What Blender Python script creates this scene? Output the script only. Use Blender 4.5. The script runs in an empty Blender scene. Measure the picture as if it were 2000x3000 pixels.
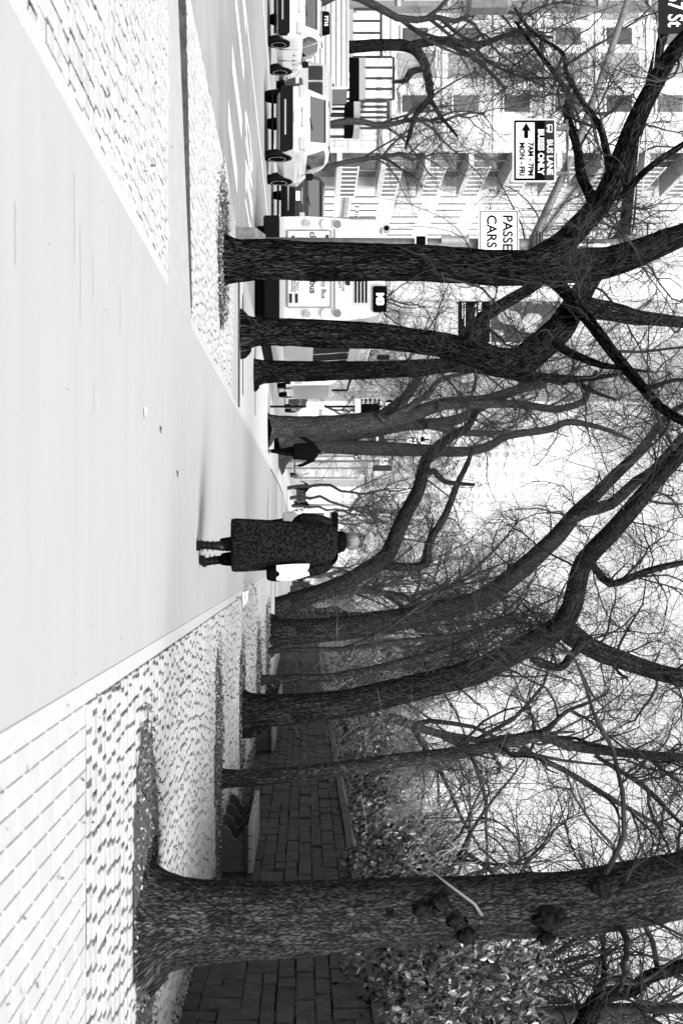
import bpy, math, random
import numpy as np
from mathutils import Vector, Matrix
random.seed(7)
RG = np.random.default_rng(11)
C = bpy.context.scene.collection
S = bpy.context.scene
R_ = math.radians
F = 4167.0; HX = 892.0; VY = 1620.0; EYE = 1.08

# ---------------------------------------------------------------- camera (turned on its side like the photograph)
cam = bpy.data.objects.new('camera', bpy.data.cameras.new('camera')); C.objects.link(cam)
cd = cam.data
cam.location = (0, 0, EYE)
cam.matrix_world = Matrix(((0, -1, 0, 0), (0, 0, -1, 0), (1, 0, 0, EYE), (0, 0, 0, 1)))
cd.sensor_fit = 'VERTICAL'; cd.sensor_height = 36; cd.sensor_width = 24; cd.lens = 50.0
cd.shift_x = 0.036; cd.shift_y = 0.040
cd.clip_start = 0.1; cd.clip_end = 4000
cd.dof.use_dof = True; cd.dof.focus_distance = 22; cd.dof.aperture_fstop = 4.0
S.camera = cam

# ---------------------------------------------------------------- sky, sun, exposure
SUN_DIR = Vector((0.40, -0.66, 0.66)).normalized()
w = bpy.data.worlds.new('World'); S.world = w; w.use_nodes = True
nt = w.node_tree; nt.nodes.clear()
sky = nt.nodes.new('ShaderNodeTexSky'); sky.sky_type = 'NISHITA'; sky.sun_disc = False
sky.sun_elevation = math.asin(SUN_DIR.z); sky.sun_rotation = math.atan2(SUN_DIR.x, SUN_DIR.y)
sky.dust_density = 3.0; sky.air_density = 1.0
bw = nt.nodes.new('ShaderNodeRGBToBW'); bg = nt.nodes.new('ShaderNodeBackground'); out = nt.nodes.new('ShaderNodeOutputWorld')
bg.inputs['Strength'].default_value = 0.15
nt.links.new(sky.outputs[0], bw.inputs[0]); nt.links.new(bw.outputs[0], bg.inputs[0]); nt.links.new(bg.outputs[0], out.inputs[0])
sl = bpy.data.lights.new('sun', 'SUN'); so = bpy.data.objects.new('sun', sl); C.objects.link(so)
sl.energy = 2.5; sl.angle = R_(38); sl.color = (1, 1, 1)
so.rotation_euler = SUN_DIR.to_track_quat('Z', 'Y').to_euler()
S.view_settings.view_transform = 'Standard'; S.view_settings.look = 'None'
S.view_settings.exposure = 1.35; S.view_settings.gamma = 1.0; S.view_settings.use_curve_mapping = False
S.render.engine = 'CYCLES'

# ---------------------------------------------------------------- materials (the photograph is black and white: all greys)
MATS = {}
def mat(name, v, rough=0.8, v2=None, scale=8.0, bump=0.0, bscale=None, spec=0.5, metal=0.0, detail=6.0, stretch=(1, 1, 1), coord='Object', lo=0.35, hi=0.65, emit=0.0, coat=0.0):
    if name in MATS: return MATS[name]
    m = bpy.data.materials.new(name); m.use_nodes = True; t = m.node_tree; b = t.nodes['Principled BSDF']
    b.inputs['Base Color'].default_value = (v, v, v, 1); b.inputs['Roughness'].default_value = rough
    b.inputs['Metallic'].default_value = metal; b.inputs['Specular IOR Level'].default_value = spec
    b.inputs['Coat Weight'].default_value = coat
    if emit: b.inputs['Emission Color'].default_value = (1, 1, 1, 1); b.inputs['Emission Strength'].default_value = emit
    if v2 is not None or bump:
        tc = t.nodes.new('ShaderNodeTexCoord'); mp = t.nodes.new('ShaderNodeMapping'); mp.inputs['Scale'].default_value = stretch
        t.links.new(tc.outputs[coord], mp.inputs[0])
        n = t.nodes.new('ShaderNodeTexNoise'); n.inputs['Scale'].default_value = scale; n.inputs['Detail'].default_value = detail; n.inputs['Roughness'].default_value = 0.62
        t.links.new(mp.outputs[0], n.inputs['Vector'])
        if v2 is not None:
            cr = t.nodes.new('ShaderNodeValToRGB'); e = cr.color_ramp.elements
            e[0].position = lo; e[0].color = (v, v, v, 1); e[1].position = hi; e[1].color = (v2, v2, v2, 1)
            t.links.new(n.outputs['Fac'], cr.inputs[0]); t.links.new(cr.outputs[0], b.inputs['Base Color'])
        if bump:
            n2 = t.nodes.new('ShaderNodeTexNoise'); n2.inputs['Scale'].default_value = bscale or scale * 3; n2.inputs['Detail'].default_value = 5
            t.links.new(mp.outputs[0], n2.inputs['Vector'])
            bp = t.nodes.new('ShaderNodeBump'); bp.inputs['Strength'].default_value = min(1, bump); bp.inputs['Distance'].default_value = 0.02
            t.links.new(n2.outputs['Fac'], bp.inputs['Height']); t.links.new(bp.outputs[0], b.inputs['Normal'])
    MATS[name] = m; return m

def per_object(name, base, rough=0.85, var=0.12, scale=30, v2=None, bump=0.4):
    """grey that differs from one piece to the next (Object Info random) with fine grain"""
    if name in MATS: return MATS[name]
    m = mat(name, base, rough, v2 if v2 is not None else base * 1.15, scale=scale, bump=bump)
    t = m.node_tree; b = t.nodes['Principled BSDF']; cr = [n for n in t.nodes if n.type == 'VALTORGB'][0]
    at = t.nodes.new('ShaderNodeAttribute'); at.attribute_name = 'tone'
    oi = t.nodes.new('ShaderNodeObjectInfo')
    ad = t.nodes.new('ShaderNodeMath'); ad.operation = 'ADD'; t.links.new(at.outputs['Fac'], ad.inputs[0]); t.links.new(oi.outputs['Random'], ad.inputs[1])
    fr = t.nodes.new('ShaderNodeMath'); fr.operation = 'FRACT'; t.links.new(ad.outputs[0], fr.inputs[0])
    mr = t.nodes.new('ShaderNodeMapRange'); mr.inputs['To Min'].default_value = 1 - var; mr.inputs['To Max'].default_value = 1 + var
    t.links.new(fr.outputs[0], mr.inputs['Value'])
    mx = t.nodes.new('ShaderNodeVectorMath'); mx.operation = 'SCALE'; t.links.new(cr.outputs[0], mx.inputs[0]); t.links.new(mr.outputs[0], mx.inputs['Scale'])
    t.links.new(mx.outputs[0], b.inputs['Base Color'])
    return m

def bark(name, lo, hi, su=34.0, sv=13.0, bump=1.0):
    m = bpy.data.materials.new(name); m.use_nodes = True; t = m.node_tree; b = t.nodes['Principled BSDF']
    b.inputs['Roughness'].default_value = 0.95; b.inputs['Specular IOR Level'].default_value = 0.0
    uv = t.nodes.new('ShaderNodeUVMap'); uv.uv_map = 'UVMap'
    mp = t.nodes.new('ShaderNodeMapping'); mp.inputs['Scale'].default_value = (su, sv, 1); t.links.new(uv.outputs[0], mp.inputs[0])
    # warp the coordinates so the ridges wander
    wn = t.nodes.new('ShaderNodeTexNoise'); wn.inputs['Scale'].default_value = 0.9; wn.inputs['Detail'].default_value = 3; t.links.new(mp.outputs[0], wn.inputs['Vector'])
    mxv = t.nodes.new('ShaderNodeVectorMath'); mxv.operation = 'MULTIPLY_ADD'; mxv.inputs[1].default_value = (1.3, 1.3, 0); t.links.new(wn.outputs['Color'], mxv.inputs[0]); t.links.new(mp.outputs[0], mxv.inputs[2])
    vo = t.nodes.new('ShaderNodeTexVoronoi'); vo.feature = 'DISTANCE_TO_EDGE'; vo.inputs['Scale'].default_value = 1.0; t.links.new(mxv.outputs[0], vo.inputs['Vector'])
    no = t.nodes.new('ShaderNodeTexNoise'); no.inputs['Scale'].default_value = 3.0; no.inputs['Detail'].default_value = 6; no.inputs['Roughness'].default_value = 0.7; t.links.new(mp.outputs[0], no.inputs['Vector'])
    ml = t.nodes.new('ShaderNodeMath'); ml.operation = 'MULTIPLY'; t.links.new(vo.outputs['Distance'], ml.inputs[0]); ml.inputs[1].default_value = 2.2
    mu = t.nodes.new('ShaderNodeMath'); mu.operation = 'MULTIPLY'; mu.use_clamp = True; t.links.new(ml.outputs[0], mu.inputs[0]); t.links.new(no.outputs['Fac'], mu.inputs[1])
    big = t.nodes.new('ShaderNodeTexNoise'); big.inputs['Scale'].default_value = 0.25; t.links.new(mp.outputs[0], big.inputs['Vector'])
    cr = t.nodes.new('ShaderNodeValToRGB'); e = cr.color_ramp.elements; e[0].position = 0.10; e[0].color = (lo, lo, lo, 1); e[1].position = 0.66; e[1].color = (hi, hi, hi, 1)
    mm = t.nodes.new('ShaderNodeMath'); mm.operation = 'MULTIPLY'; t.links.new(mu.outputs[0], mm.inputs[0])
    mr = t.nodes.new('ShaderNodeMapRange'); mr.inputs['From Min'].default_value = 0.35; mr.inputs['From Max'].default_value = 0.65; mr.inputs['To Min'].default_value = 0.7; mr.inputs['To Max'].default_value = 1.5
    t.links.new(big.outputs['Fac'], mr.inputs['Value']); t.links.new(mr.outputs[0], mm.inputs[1]); t.links.new(mm.outputs[0], cr.inputs[0])
    t.links.new(cr.outputs[0], b.inputs['Base Color'])
    bp = t.nodes.new('ShaderNodeBump'); bp.inputs['Strength'].default_value = bump; bp.inputs['Distance'].default_value = 0.035
    t.links.new(mu.outputs[0], bp.inputs['Height']); t.links.new(bp.outputs[0], b.inputs['Normal'])
    MATS[name] = m; return m

M_bark = bark('bark_dark', 0.002, 0.075, 46, 7); M_barkn = bark('bark_near', 0.010, 0.23, 70, 17); M_barkw = bark('bark_wall_side', 0.008, 0.14, 46, 8); M_bark2 = bark('bark_grey', 0.018, 0.15, 34, 10)
M_twig = mat('twig', 0.008, 0.8, 0.035, scale=3, spec=0.1); M_twigfar = mat('twig_pale', 0.02, 0.9, 0.09, scale=2, spec=0.1)  # far twigs paler: sunlight and haze put into their colour
M_asph = mat('walkway_asphalt', 0.275, 0.9, 0.293, scale=2.2, bump=0.2, bscale=90, lo=0.35, hi=0.65, stretch=(.35, 1.6, 1), detail=12)
M_edge = mat('edging_granite', 0.32, 0.85, 0.37, scale=20)
M_sett = per_object('granite_sett', 0.275, 0.85, 0.10, 22, 0.38, bump=0.3)
M_paver = per_object('smooth_paver', 0.32, 0.85, 0.03, 5, 0.35, bump=0.1)
M_joint = mat('joint_soil', 0.015, 0.95, 0.15, scale=7, spec=.1, lo=.40, hi=.60)
M_slab = mat('concrete_slab', 0.26, 0.9, 0.31, scale=5, bump=0.15)
M_slabw = mat('concrete_pale', 0.36, 0.9, 0.44, scale=5, bump=0.1)
M_road = mat('road_asphalt', 0.20, 0.85, 0.26, scale=0.8, bump=0.15, bscale=90)
M_paint = mat('road_paint', 0.75, 0.7, 0.85, scale=30)
M_kerb = mat('kerb_granite', 0.30, 0.85, 0.38, scale=12, bump=0.2)
M_kerbd = mat('kerb_dark', 0.008, 0.85, 0.035, scale=12, bump=0.4)
M_soil = mat('soil', 0.012, 0.95, 0.06, scale=30, bump=0.8, bscale=60)
M_litter = per_object('leaf_litter', 0.05, 0.75, 0.95, 20, 0.2, bump=0.1)
M_stone = per_object('wall_stone', 0.010, 0.9, 0.36, 7, 0.036, bump=0.9)
M_mortar = mat('wall_mortar', 0.004, 0.95, spec=0)
M_cope = mat('coping_stone', 0.022, 0.85, 0.06, scale=8, bump=0.4)
M_white = mat('white_paint', 0.78, 0.35, spec=0.5); M_carw = mat('car_white', 0.52, 0.18, coat=0.6)
M_black = mat('black_plastic', 0.005, 0.6, spec=.04); M_tyre = mat('tyre', 0.004, 0.9, spec=.0); M_rim = mat('rim_metal', 0.35, 0.3, metal=0.8)
M_glass = mat('dark_glass', 0.006, 0.04, spec=1.0); M_card = mat('car_dark', 0.012, 0.2, coat=0.5)
M_rglass = mat('tinted_glass', 0.16, 0.12, metal=0.7)
M_chrome = mat('chrome', 0.6, 0.2, metal=1.0); M_light = mat('lamp_glass', 0.30, 0.15); M_lightw = mat('lamp_white', 0.8, 0.2)
M_grey = mat('grey_metal', 0.22, 0.5, 0.3, scale=14); M_greyd = mat('dark_metal', 0.03, 0.6, spec=.2); M_galv = mat('galvanised_pole', 0.07, 0.55, 0.14, scale=10)
M_signw = mat('sign_white', 0.78, 0.5); M_signk = mat('sign_black', 0.003, 0.6, spec=0); M_signg = mat('sign_grey', 0.022, 0.5, spec=.1)
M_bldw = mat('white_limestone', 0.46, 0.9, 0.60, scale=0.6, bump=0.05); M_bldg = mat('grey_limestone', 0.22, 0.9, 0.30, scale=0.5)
M_bldd = mat('dark_facade', 0.10, 0.7, 0.16, scale=1); M_win = mat('window_glass', 0.03, 0.1, spec=0.8); M_winm = mat('window_grey', 0.08, 0.15, spec=0.8); M_winp = mat('window_pale', 0.33, 0.5, spec=0.4)  # pale panes carry the haze of distance in their colour
M_brush = mat('brush_stem', 0.02, 0.8, 0.26, scale=5, spec=.2, lo=.4, hi=.62)  # pale flecks in the stem colour stand for glints of light
M_leaf = per_object('evergreen_leaf', 0.003, 0.22, 0.98, 11, 0.14, bump=0)  # wide spread of leaf tones: sun and gloss painted leaf by leaf
M_pgnd = mat('park_ground', 0.04, 0.95, 0.12, scale=2, bump=0.6)
M_bench = mat('bench_stone', 0.025, 0.8, 0.05, scale=14, bump=0.3); M_plank = mat('bench_plank', 0.07, 0.6, 0.26, scale=10, stretch=(6, .4, 6))

# ---------------------------------------------------------------- mesh helpers
def link(name, me, m, parent=None, smooth=False, label=None):
    if m is not None: me.materials.clear(); me.materials.append(m)
    o = bpy.data.objects.new(name, me); C.objects.link(o)
    if parent is not None: o.parent = parent
    if smooth: me.polygons.foreach_set('use_smooth', [True] * len(me.polygons))
    if label: o['label'] = label
    return o
def tag(o, label=None, cat=None, group=None, kind=None):
    if label: o['label'] = label
    if cat: o['category'] = cat
    if group: o['group'] = group
    if kind: o['kind'] = kind
    return o
def empty(name, loc=(0, 0, 0), rz=0, label=None, cat=None, group=None):
    o = bpy.data.objects.new(name, None); C.objects.link(o); o.location = loc; o.rotation_euler = (0, 0, rz); o.empty_display_size = 0.2
    return tag(o, label, cat, group)
def kids(o): return [c for c in bpy.data.objects if c.parent == o]
def copy_tree(o, parent=None, cache=None):
    c = o.copy(); C.objects.link(c)
    if parent is not None: c.parent = parent
    for ch in kids(o):
        if ch is not c: copy_tree(ch, c)
    return c
class MB:
    def __init__(s): s.v = []; s.f = []
    def add(s, vs, fs):
        n = len(s.v); s.v += [tuple(p) for p in vs]; s.f += [tuple(i + n for i in f) for f in fs]; return s
    def hexa(s, p): return s.add(p, [(0, 3, 2, 1), (4, 5, 6, 7), (0, 1, 5, 4), (1, 2, 6, 5), (2, 3, 7, 6), (3, 0, 4, 7)])
    def box(s, x0, x1, y0, y1, z0, z1): return s.hexa([(x0, y0, z0), (x1, y0, z0), (x1, y1, z0), (x0, y1, z0), (x0, y0, z1), (x1, y0, z1), (x1, y1, z1), (x0, y1, z1)])
    def cbox(s, x0, x1, y0, y1, z0, z1, c=.01):   # box with chamfered top and sides
        r = []
        for (d, z) in ((c, z0), (0, z0 + c), (0, z1 - c), (c, z1)):
            r.append([(x0 + d, y0 + d, z), (x1 - d, y0 + d, z), (x1 - d, y1 - d, z), (x0 + d, y1 - d, z)])
        return s.loft(r)
    def quad(s, a, b, c, d): return s.add([a, b, c, d], [(0, 1, 2, 3)])
    def loft(s, rings, closed=True, cap=True):
        n = len(rings[0]); vs = [p for r in rings for p in r]; fs = []
        for i in range(len(rings) - 1):
            for j in range(n if closed else n - 1):
                k = (j + 1) % n; fs.append((i * n + j, i * n + k, (i + 1) * n + k, (i + 1) * n + j))
        if cap: fs.append(tuple(range(n - 1, -1, -1))); fs.append(tuple((len(rings) - 1) * n + j for j in range(n)))
        return s.add(vs, fs)
    def prism(s, pts, y0, y1):     # polygon in xz swept along y
        return s.loft([[(x, y0, z) for x, z in pts], [(x, y1, z) for x, z in pts]])
    def prismx(s, pts, x0, x1):    # polygon in yz swept along x
        return s.loft([[(x0, y, z) for y, z in pts], [(x1, y, z) for y, z in pts]])
    def tube(s, pts, r, k=8, cap=True):
        pts = [Vector(p) for p in pts]; rs = r if isinstance(r, (list, tuple)) else [r] * len(pts); rings = []
        for i, p in enumerate(pts):
            t = (pts[min(i + 1, len(pts) - 1)] - pts[max(i - 1, 0)]).normalized()
            ref = Vector((0, 1, 0)) if abs(t.y) < .9 else Vector((0, 0, 1))
            u = t.cross(ref).normalized(); v = t.cross(u)
            rings.append([tuple(p + (u * math.cos(2 * math.pi * j / k) + v * math.sin(2 * math.pi * j / k)) * rs[i]) for j in range(k)])
        return s.loft(rings, cap=cap)
    def cyl(s, c, r, h, axis='z', k=16):
        c = Vector(c); a = {'x': Vector((1, 0, 0)), 'y': Vector((0, 1, 0)), 'z': Vector((0, 0, 1))}[axis]
        return s.tube([c - a * h / 2, c + a * h / 2], r, k)
    def ell(s, c, r, k=12, m=8):
        rings = []
        for i in range(m + 1):
            a = -math.pi / 2 + math.pi * i / m; q = max(math.cos(a), .03)
            rings.append([(c[0] + r[0] * q * math.cos(2 * math.pi * j / k), c[1] + r[1] * q * math.sin(2 * math.pi * j / k), c[2] + r[2] * math.sin(a)) for j in range(k)])
        return s.loft(rings)
    def mesh(s, name='m'):
        me = bpy.data.meshes.new(name); me.from_pydata(s.v, [], s.f); me.update(); return me
    def build(s, name, m, parent=None, smooth=False, label=None): return link(name, s.mesh(name), m, parent, smooth, label)

def text(name, body, size, loc, m, parent, align='CENTER', rot=(math.pi / 2, 0, 0), sx=1.0, bold=0.0, ext=.002):
    cu = bpy.data.curves.new(name, 'FONT'); cu.body = body; cu.size = size / .72; cu.align_x = align; cu.align_y = 'BOTTOM_BASELINE' if False else 'BOTTOM'
    cu.align_y = 'CENTER'; cu.extrude = ext; cu.offset = bold; cu.resolution_u = 3
    tmp = bpy.data.objects.new('tmp', cu); C.objects.link(tmp)
    dg = bpy.context.evaluated_depsgraph_get(); me = bpy.data.meshes.new_from_object(tmp.evaluated_get(dg))
    bpy.data.objects.remove(tmp); bpy.data.curves.remove(cu)
    o = link(name, me, m, parent); o.location = loc; o.rotation_euler = rot; o.scale = (sx, 1, 1); return o

def P(px, py, d): return ((py - VY) * d / F, d, EYE + (px - HX) * d / F)
def gd(px, h=EYE): return F * h / (HX - px)

def np_mesh(name, V, Q, UV=None):
    """V (n,3), Q (m,4) quads"""
    me = bpy.data.meshes.new(name); n = len(V); m = len(Q)
    me.vertices.add(n); me.vertices.foreach_set('co', V.astype(np.float32).ravel())
    me.loops.add(m * 4); me.loops.foreach_set('vertex_index', Q.astype(np.int32).ravel())
    me.polygons.add(m); me.polygons.foreach_set('loop_start', np.arange(0, m * 4, 4, dtype=np.int32)); me.polygons.foreach_set('loop_total', np.full(m, 4, dtype=np.int32))
    if UV is not None:
        l = me.uv_layers.new(name='UVMap'); l.data.foreach_set('uv', UV.astype(np.float32).ravel())
    me.update(calc_edges=True); me.validate(); return me

def tubes(Pn, Rn, k):
    """Pn (M,N,3) Rn (M,N) -> verts, quads, uvs"""
    M, N, _ = Pn.shape
    T = np.empty_like(Pn); T[:, 1:-1] = Pn[:, 2:] - Pn[:, :-2]; T[:, 0] = Pn[:, 1] - Pn[:, 0]; T[:, -1] = Pn[:, -1] - Pn[:, -2]
    T /= np.linalg.norm(T, axis=2, keepdims=True) + 1e-9
    ref = np.zeros_like(T); ref[..., 1] = 1.0
    U = np.cross(T, ref); U /= np.linalg.norm(U, axis=2, keepdims=True) + 1e-6; W = np.cross(T, U)
    a = 2 * np.pi * np.arange(k) / k
    V = Pn[:, :, None, :] + Rn[:, :, None, None] * (U[:, :, None, :] * np.cos(a)[None, None, :, None] + W[:, :, None, :] * np.sin(a)[None, None, :, None])
    idx = np.arange(M * N * k).reshape(M, N, k); nx = np.roll(idx, -1, axis=2)
    Q = np.stack([idx[:, :-1], nx[:, :-1], nx[:, 1:], idx[:, 1:]], axis=-1).reshape(-1, 4)
    L = np.concatenate([np.zeros((M, 1)), np.cumsum(np.linalg.norm(np.diff(Pn, axis=1), axis=2), axis=1)], axis=1)
    circ = 2 * np.pi * Rn.max(axis=1)
    u0 = (np.arange(k) / k)[None, None, :] * circ[:, None, None] * np.ones((M, N - 1, 1)); u1 = ((np.arange(k) + 1) / k)[None, None, :] * circ[:, None, None] * np.ones((M, N - 1, 1))
    v0 = L[:, :-1, None] * np.ones((1, 1, k)); v1 = L[:, 1:, None] * np.ones((1, 1, k))
    UV = np.stack([np.stack([u0, v0], -1), np.stack([u1, v0], -1), np.stack([u1, v1], -1), np.stack([u0, v1], -1)], axis=3).reshape(-1, 2)
    return V.reshape(-1, 3), Q, UV
def join(parts):
    Vs, Qs, Us = [], [], []; n = 0
    for V, Q, U in parts: Vs.append(V); Qs.append(Q + n); Us.append(U); n += len(V)
    return np.concatenate(Vs), np.concatenate(Qs), np.concatenate(Us)
def resample(pts, rad, step):
    pts = np.array(pts, float); rad = np.array(rad, float)
    # Catmull-Rom through the points, then even steps
    n = len(pts); out = []; ro = []
    for i in range(n - 1):
        p0, p1, p2, p3 = pts[max(i - 1, 0)], pts[i], pts[i + 1], pts[min(i + 2, n - 1)]
        m = max(2, int(np.linalg.norm(p2 - p1) / step))
        for j in range(m):
            t = j / m
            out.append(.5 * ((2 * p1) + (-p0 + p2) * t + (2 * p0 - 5 * p1 + 4 * p2 - p3) * t * t + (-p0 + 3 * p1 - 3 * p2 + p3) * t ** 3)); ro.append(rad[i] * (1 - t) + rad[i + 1] * t)
    out.append(pts[-1]); ro.append(rad[-1]); return np.array(out), np.array(ro)

def grow(rng, PP, RR, n, Lr, rr, N, droop=0.1, wig=0.25, along=0.55, tmin=0.1, up=0.0, plen=True):
    """n children off parents PP (M,K,3), RR (M,K)"""
    M, K, _ = PP.shape
    seg = np.linalg.norm(np.diff(PP, axis=1), axis=2).sum(1); pr = seg / seg.sum() if plen else np.full(M, 1 / M)
    w = rng.choice(M, n, p=pr); t = tmin + (0.98 - tmin) * rng.random(n); f = t * (K - 1); i = np.minimum(f.astype(int), K - 2); g = (f - i)[:, None]
    p = PP[w, i] * (1 - g) + PP[w, i + 1] * g; r0 = RR[w, i] * (1 - g[:, 0]) + RR[w, i + 1] * g[:, 0]
    T = PP[w, i + 1] - PP[w, i]; T /= np.linalg.norm(T, axis=1, keepdims=True) + 1e-9
    q = rng.normal(size=(n, 3)); q -= (q * T).sum(1, keepdims=True) * T; q /= np.linalg.norm(q, axis=1, keepdims=True) + 1e-9
    D = T * along + q * (1 - along * .4); D[:, 2] += up; D /= np.linalg.norm(D, axis=1, keepdims=True)
    L = (Lr[0] + (Lr[1] - Lr[0]) * rng.random(n)) * (1.15 - .55 * t)
    out = np.empty((n, N, 3)); out[:, 0] = p
    bend = rng.normal(size=(n, 3)) * wig * .35
    for s in range(1, N):
        D = D + rng.normal(size=(n, 3)) * wig + bend; D[:, 2] -= droop
        D /= np.linalg.norm(D, axis=1, keepdims=True); out[:, s] = out[:, s - 1] + D * (L / (N - 1))[:, None]
    rb = np.minimum(r0 * .75, rr[0] + (rr[1] - rr[0]) * rng.random(n)); rad = rb[:, None] * np.linspace(1, .3, N)[None, :]
    return out, rad
# ================================================================ SETTING
def sheet(name, x0, x1, y0, y1, z, m, kind='structure', parent=None, nx=1, ny=1):
    o = MB().quad((x0, y0, z), (x1, y0, z), (x1, y1, z), (x0, y1, z)).build(name, m, parent)
    if kind: o['kind'] = kind
    return o
KX = -4.96; WL = -2.02; WR = 0.64; RZ = -0.13
sheet('ground', -1500, 1500, -60, 3000, -0.30, M_pgnd)
road = sheet('road', -22.3, KX - .15, -40, 1500, RZ, M_road)
pave = MB().box(KX, 4.75, -10, 900, -.25, -.007).build('sidewalk', M_joint); pave['kind'] = 'structure'
def xl(y): return -1.93 - .0155 * min(y, 60)
walk = MB().hexa([(xl(2), 2, -.03), (.64, 2, -.03), (.64, 60, -.03), (xl(60), 60, -.03), (xl(2), 2, 0), (.64, 2, 0), (.64, 60, 0), (xl(60), 60, 0)])
walk.hexa([(xl(60), 60, -.03), (.64, 60, -.03), (.64, 600, -.03), (xl(60), 600, -.03), (xl(60), 60, 0), (.64, 60, 0), (.64, 600, 0), (xl(60), 600, 0)])
walk = walk.build('walkway', M_asph); walk['kind'] = 'structure'
# thin cracks and seams worn into the walkway, transverse
cr = MB()
for i in range(26):
    y = 5 + 22 * random.random() ** 1.2; x = random.uniform(-1.9, .2); L = random.uniform(.15, .5); pts = [(x + L * k / 5, y + random.uniform(-.012, .012)) for k in range(6)]
    for (a, b) in zip(pts, pts[1:]): cr.quad((a[0], a[1] - .004, .004), (b[0], b[1] - .004, .004), (b[0], b[1] + .004, .004), (a[0], a[1] + .004, .004))
cr.build('crack', mat('crack_grey', .27, .9), walk)['kind'] = 'stuff'
gr = MB()
for i in range(130):
    y = 4.3 + 30 * random.random() ** 1.5; x = random.uniform(-1.95, .6); q = random.uniform(.002, .006) * (1 + y * .05); a = random.uniform(0, 3.1); c, s_ = math.cos(a) * q, math.sin(a) * q
    gr.quad((x - c, y - s_, .004), (x + s_, y - c, .006), (x + c, y + s_, .008), (x - s_, y + c, .006))
gr.build('grit', mat('grit_dark', .12, .9), walk)['kind'] = 'stuff'
# pale granite edging on both sides, stone by stone
def edging(xa, xb, y0, y1, n):
    me = None; ys = np.linspace(y0, y1, n + 1)
    for a, b in zip(ys, ys[1:]):
        q = MB().hexa([(xa(a), a + .004, -.03), (xb(a), a + .004, -.03), (xb(b), b - .004, -.03), (xa(b), b - .004, -.03), (xa(a), a + .004, .004), (xb(a), a + .004, .004), (xb(b), b - .004, .004), (xa(b), b - .004, .004)])
        q.build('edging_stone', M_edge, pave)
edging(lambda y: xl(y) - .10, lambda y: xl(y), 4.2, 11.25, 9); edging(lambda y: xl(y) - .10, lambda y: xl(y), 13.6, 45, 24)
edging(lambda y: .64, lambda y: .74, 4.0, 45, 34)

# ---- setts: rows of small granite blocks; the nearest are separate parts, the rest one joined part
def zoff(x, y):
    return .062 * min(1, max(0, (-2.4 - x) / 2.3)) if 12 < y < 21.3 and x < -2.3 else 0
near, far = [], []
def lay(x0f, x1f, y0, y1, sx, sy, gap, smooth=False, skip=None, coarse=1):
    y = y0; row = 0
    while y < y1:
        syr = sy * random.uniform(.85, 1.15) if not smooth else sy
        x = x0f(y) - random.random() * sx * (0 if smooth else 1) - (sx / 2 if row % 2 else 0); xe = x1f(y)
        wob = random.uniform(-.01, .01)
        while x < xe:
            w_ = sx * (random.uniform(.8, 1.3) if not smooth else 1)
            a, b = max(x, x0f(y)), min(x + w_, xe)
            if b - a > sx * .25 and not (skip and skip((a + b) / 2, y + syr / 2)):
                j = 0 if smooth else random.uniform(-.008, .008)
                item = (a, b, y + wob, y + syr + wob, gap, j, smooth)
                vis = -.40 * (y + .1) - .15 < (a + b) / 2 < .34 * (y + .1) + .1
                (near if vis else far).append(item)
            x += w_
        y += syr; row += 1
def pit(x, y):
    for (cx, cy, rx, ry) in PITS:
        if ((x - cx) / rx) ** 2 + ((y - cy) / ry) ** 2 < 1: return True
    return False
PITS = [(2.35, 9.75, 1.25, .75), (2.7, 17.9, 1.5, .75), (2.75, 24.6, 1.2, 1.0), (2.9, 33.6, 1.2, 1.6), (2.8, 42, 1.3, 2.4), (-3.95, 18.2, .9, 1.0)]
SETGAP = .020
MB().box(.745, 3.6, 3.5, 7.06, -.02, -.005).build('joint_bed', mat('joint_pale', .27, .95, .32, scale=6), pave)
def lay_cols(x0, x1, y0, y1, sx, sy, gap):      # smooth pavers laid end to end in columns that run along the walk
    x = x0; c = 0
    while x < x1:
        y = y0 - (sy / 2 if c % 2 else 0) - .1 * random.random()
        while y < y1:
            a, b = max(y, y0), min(y + sy, y1)
            if b - a > .06 and x + sx < .345 * b + .1: near.append((x, x + sx, a, b, gap, 0, True))
            y += sy
        x += sx; c += 1
lay_cols(.745, 3.6, 4.0, 7.05, .108, .34, .006)
lay(lambda y: .745, lambda y: 4.5, 7.08, 33, .118, .20, SETGAP, skip=pit)
lay(lambda y: -4.9, lambda y: xl(y) - .105, 4.3, 11.22, .118, .20, SETGAP)
lay(lambda y: KX + .005, lambda y: xl(y) - .105, 13.7, 21.2, .118, .20, SETGAP, skip=pit)
def lay_tri():  # the wedge of setts between the dark kerb and the far strip
    y = 12.2
    while y < 13.65:
        xr = -4.7 + (y - 12.2) * (2.35 / 1.4); x = KX + .01
        while x < xr - .1:
            far.append((x, x + .118, y, y + .2, SETGAP, random.uniform(-.006, .006), False)); x += .118
        y += .2
lay_tri()
near.sort(key=lambda s: (s[2]))
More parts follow.
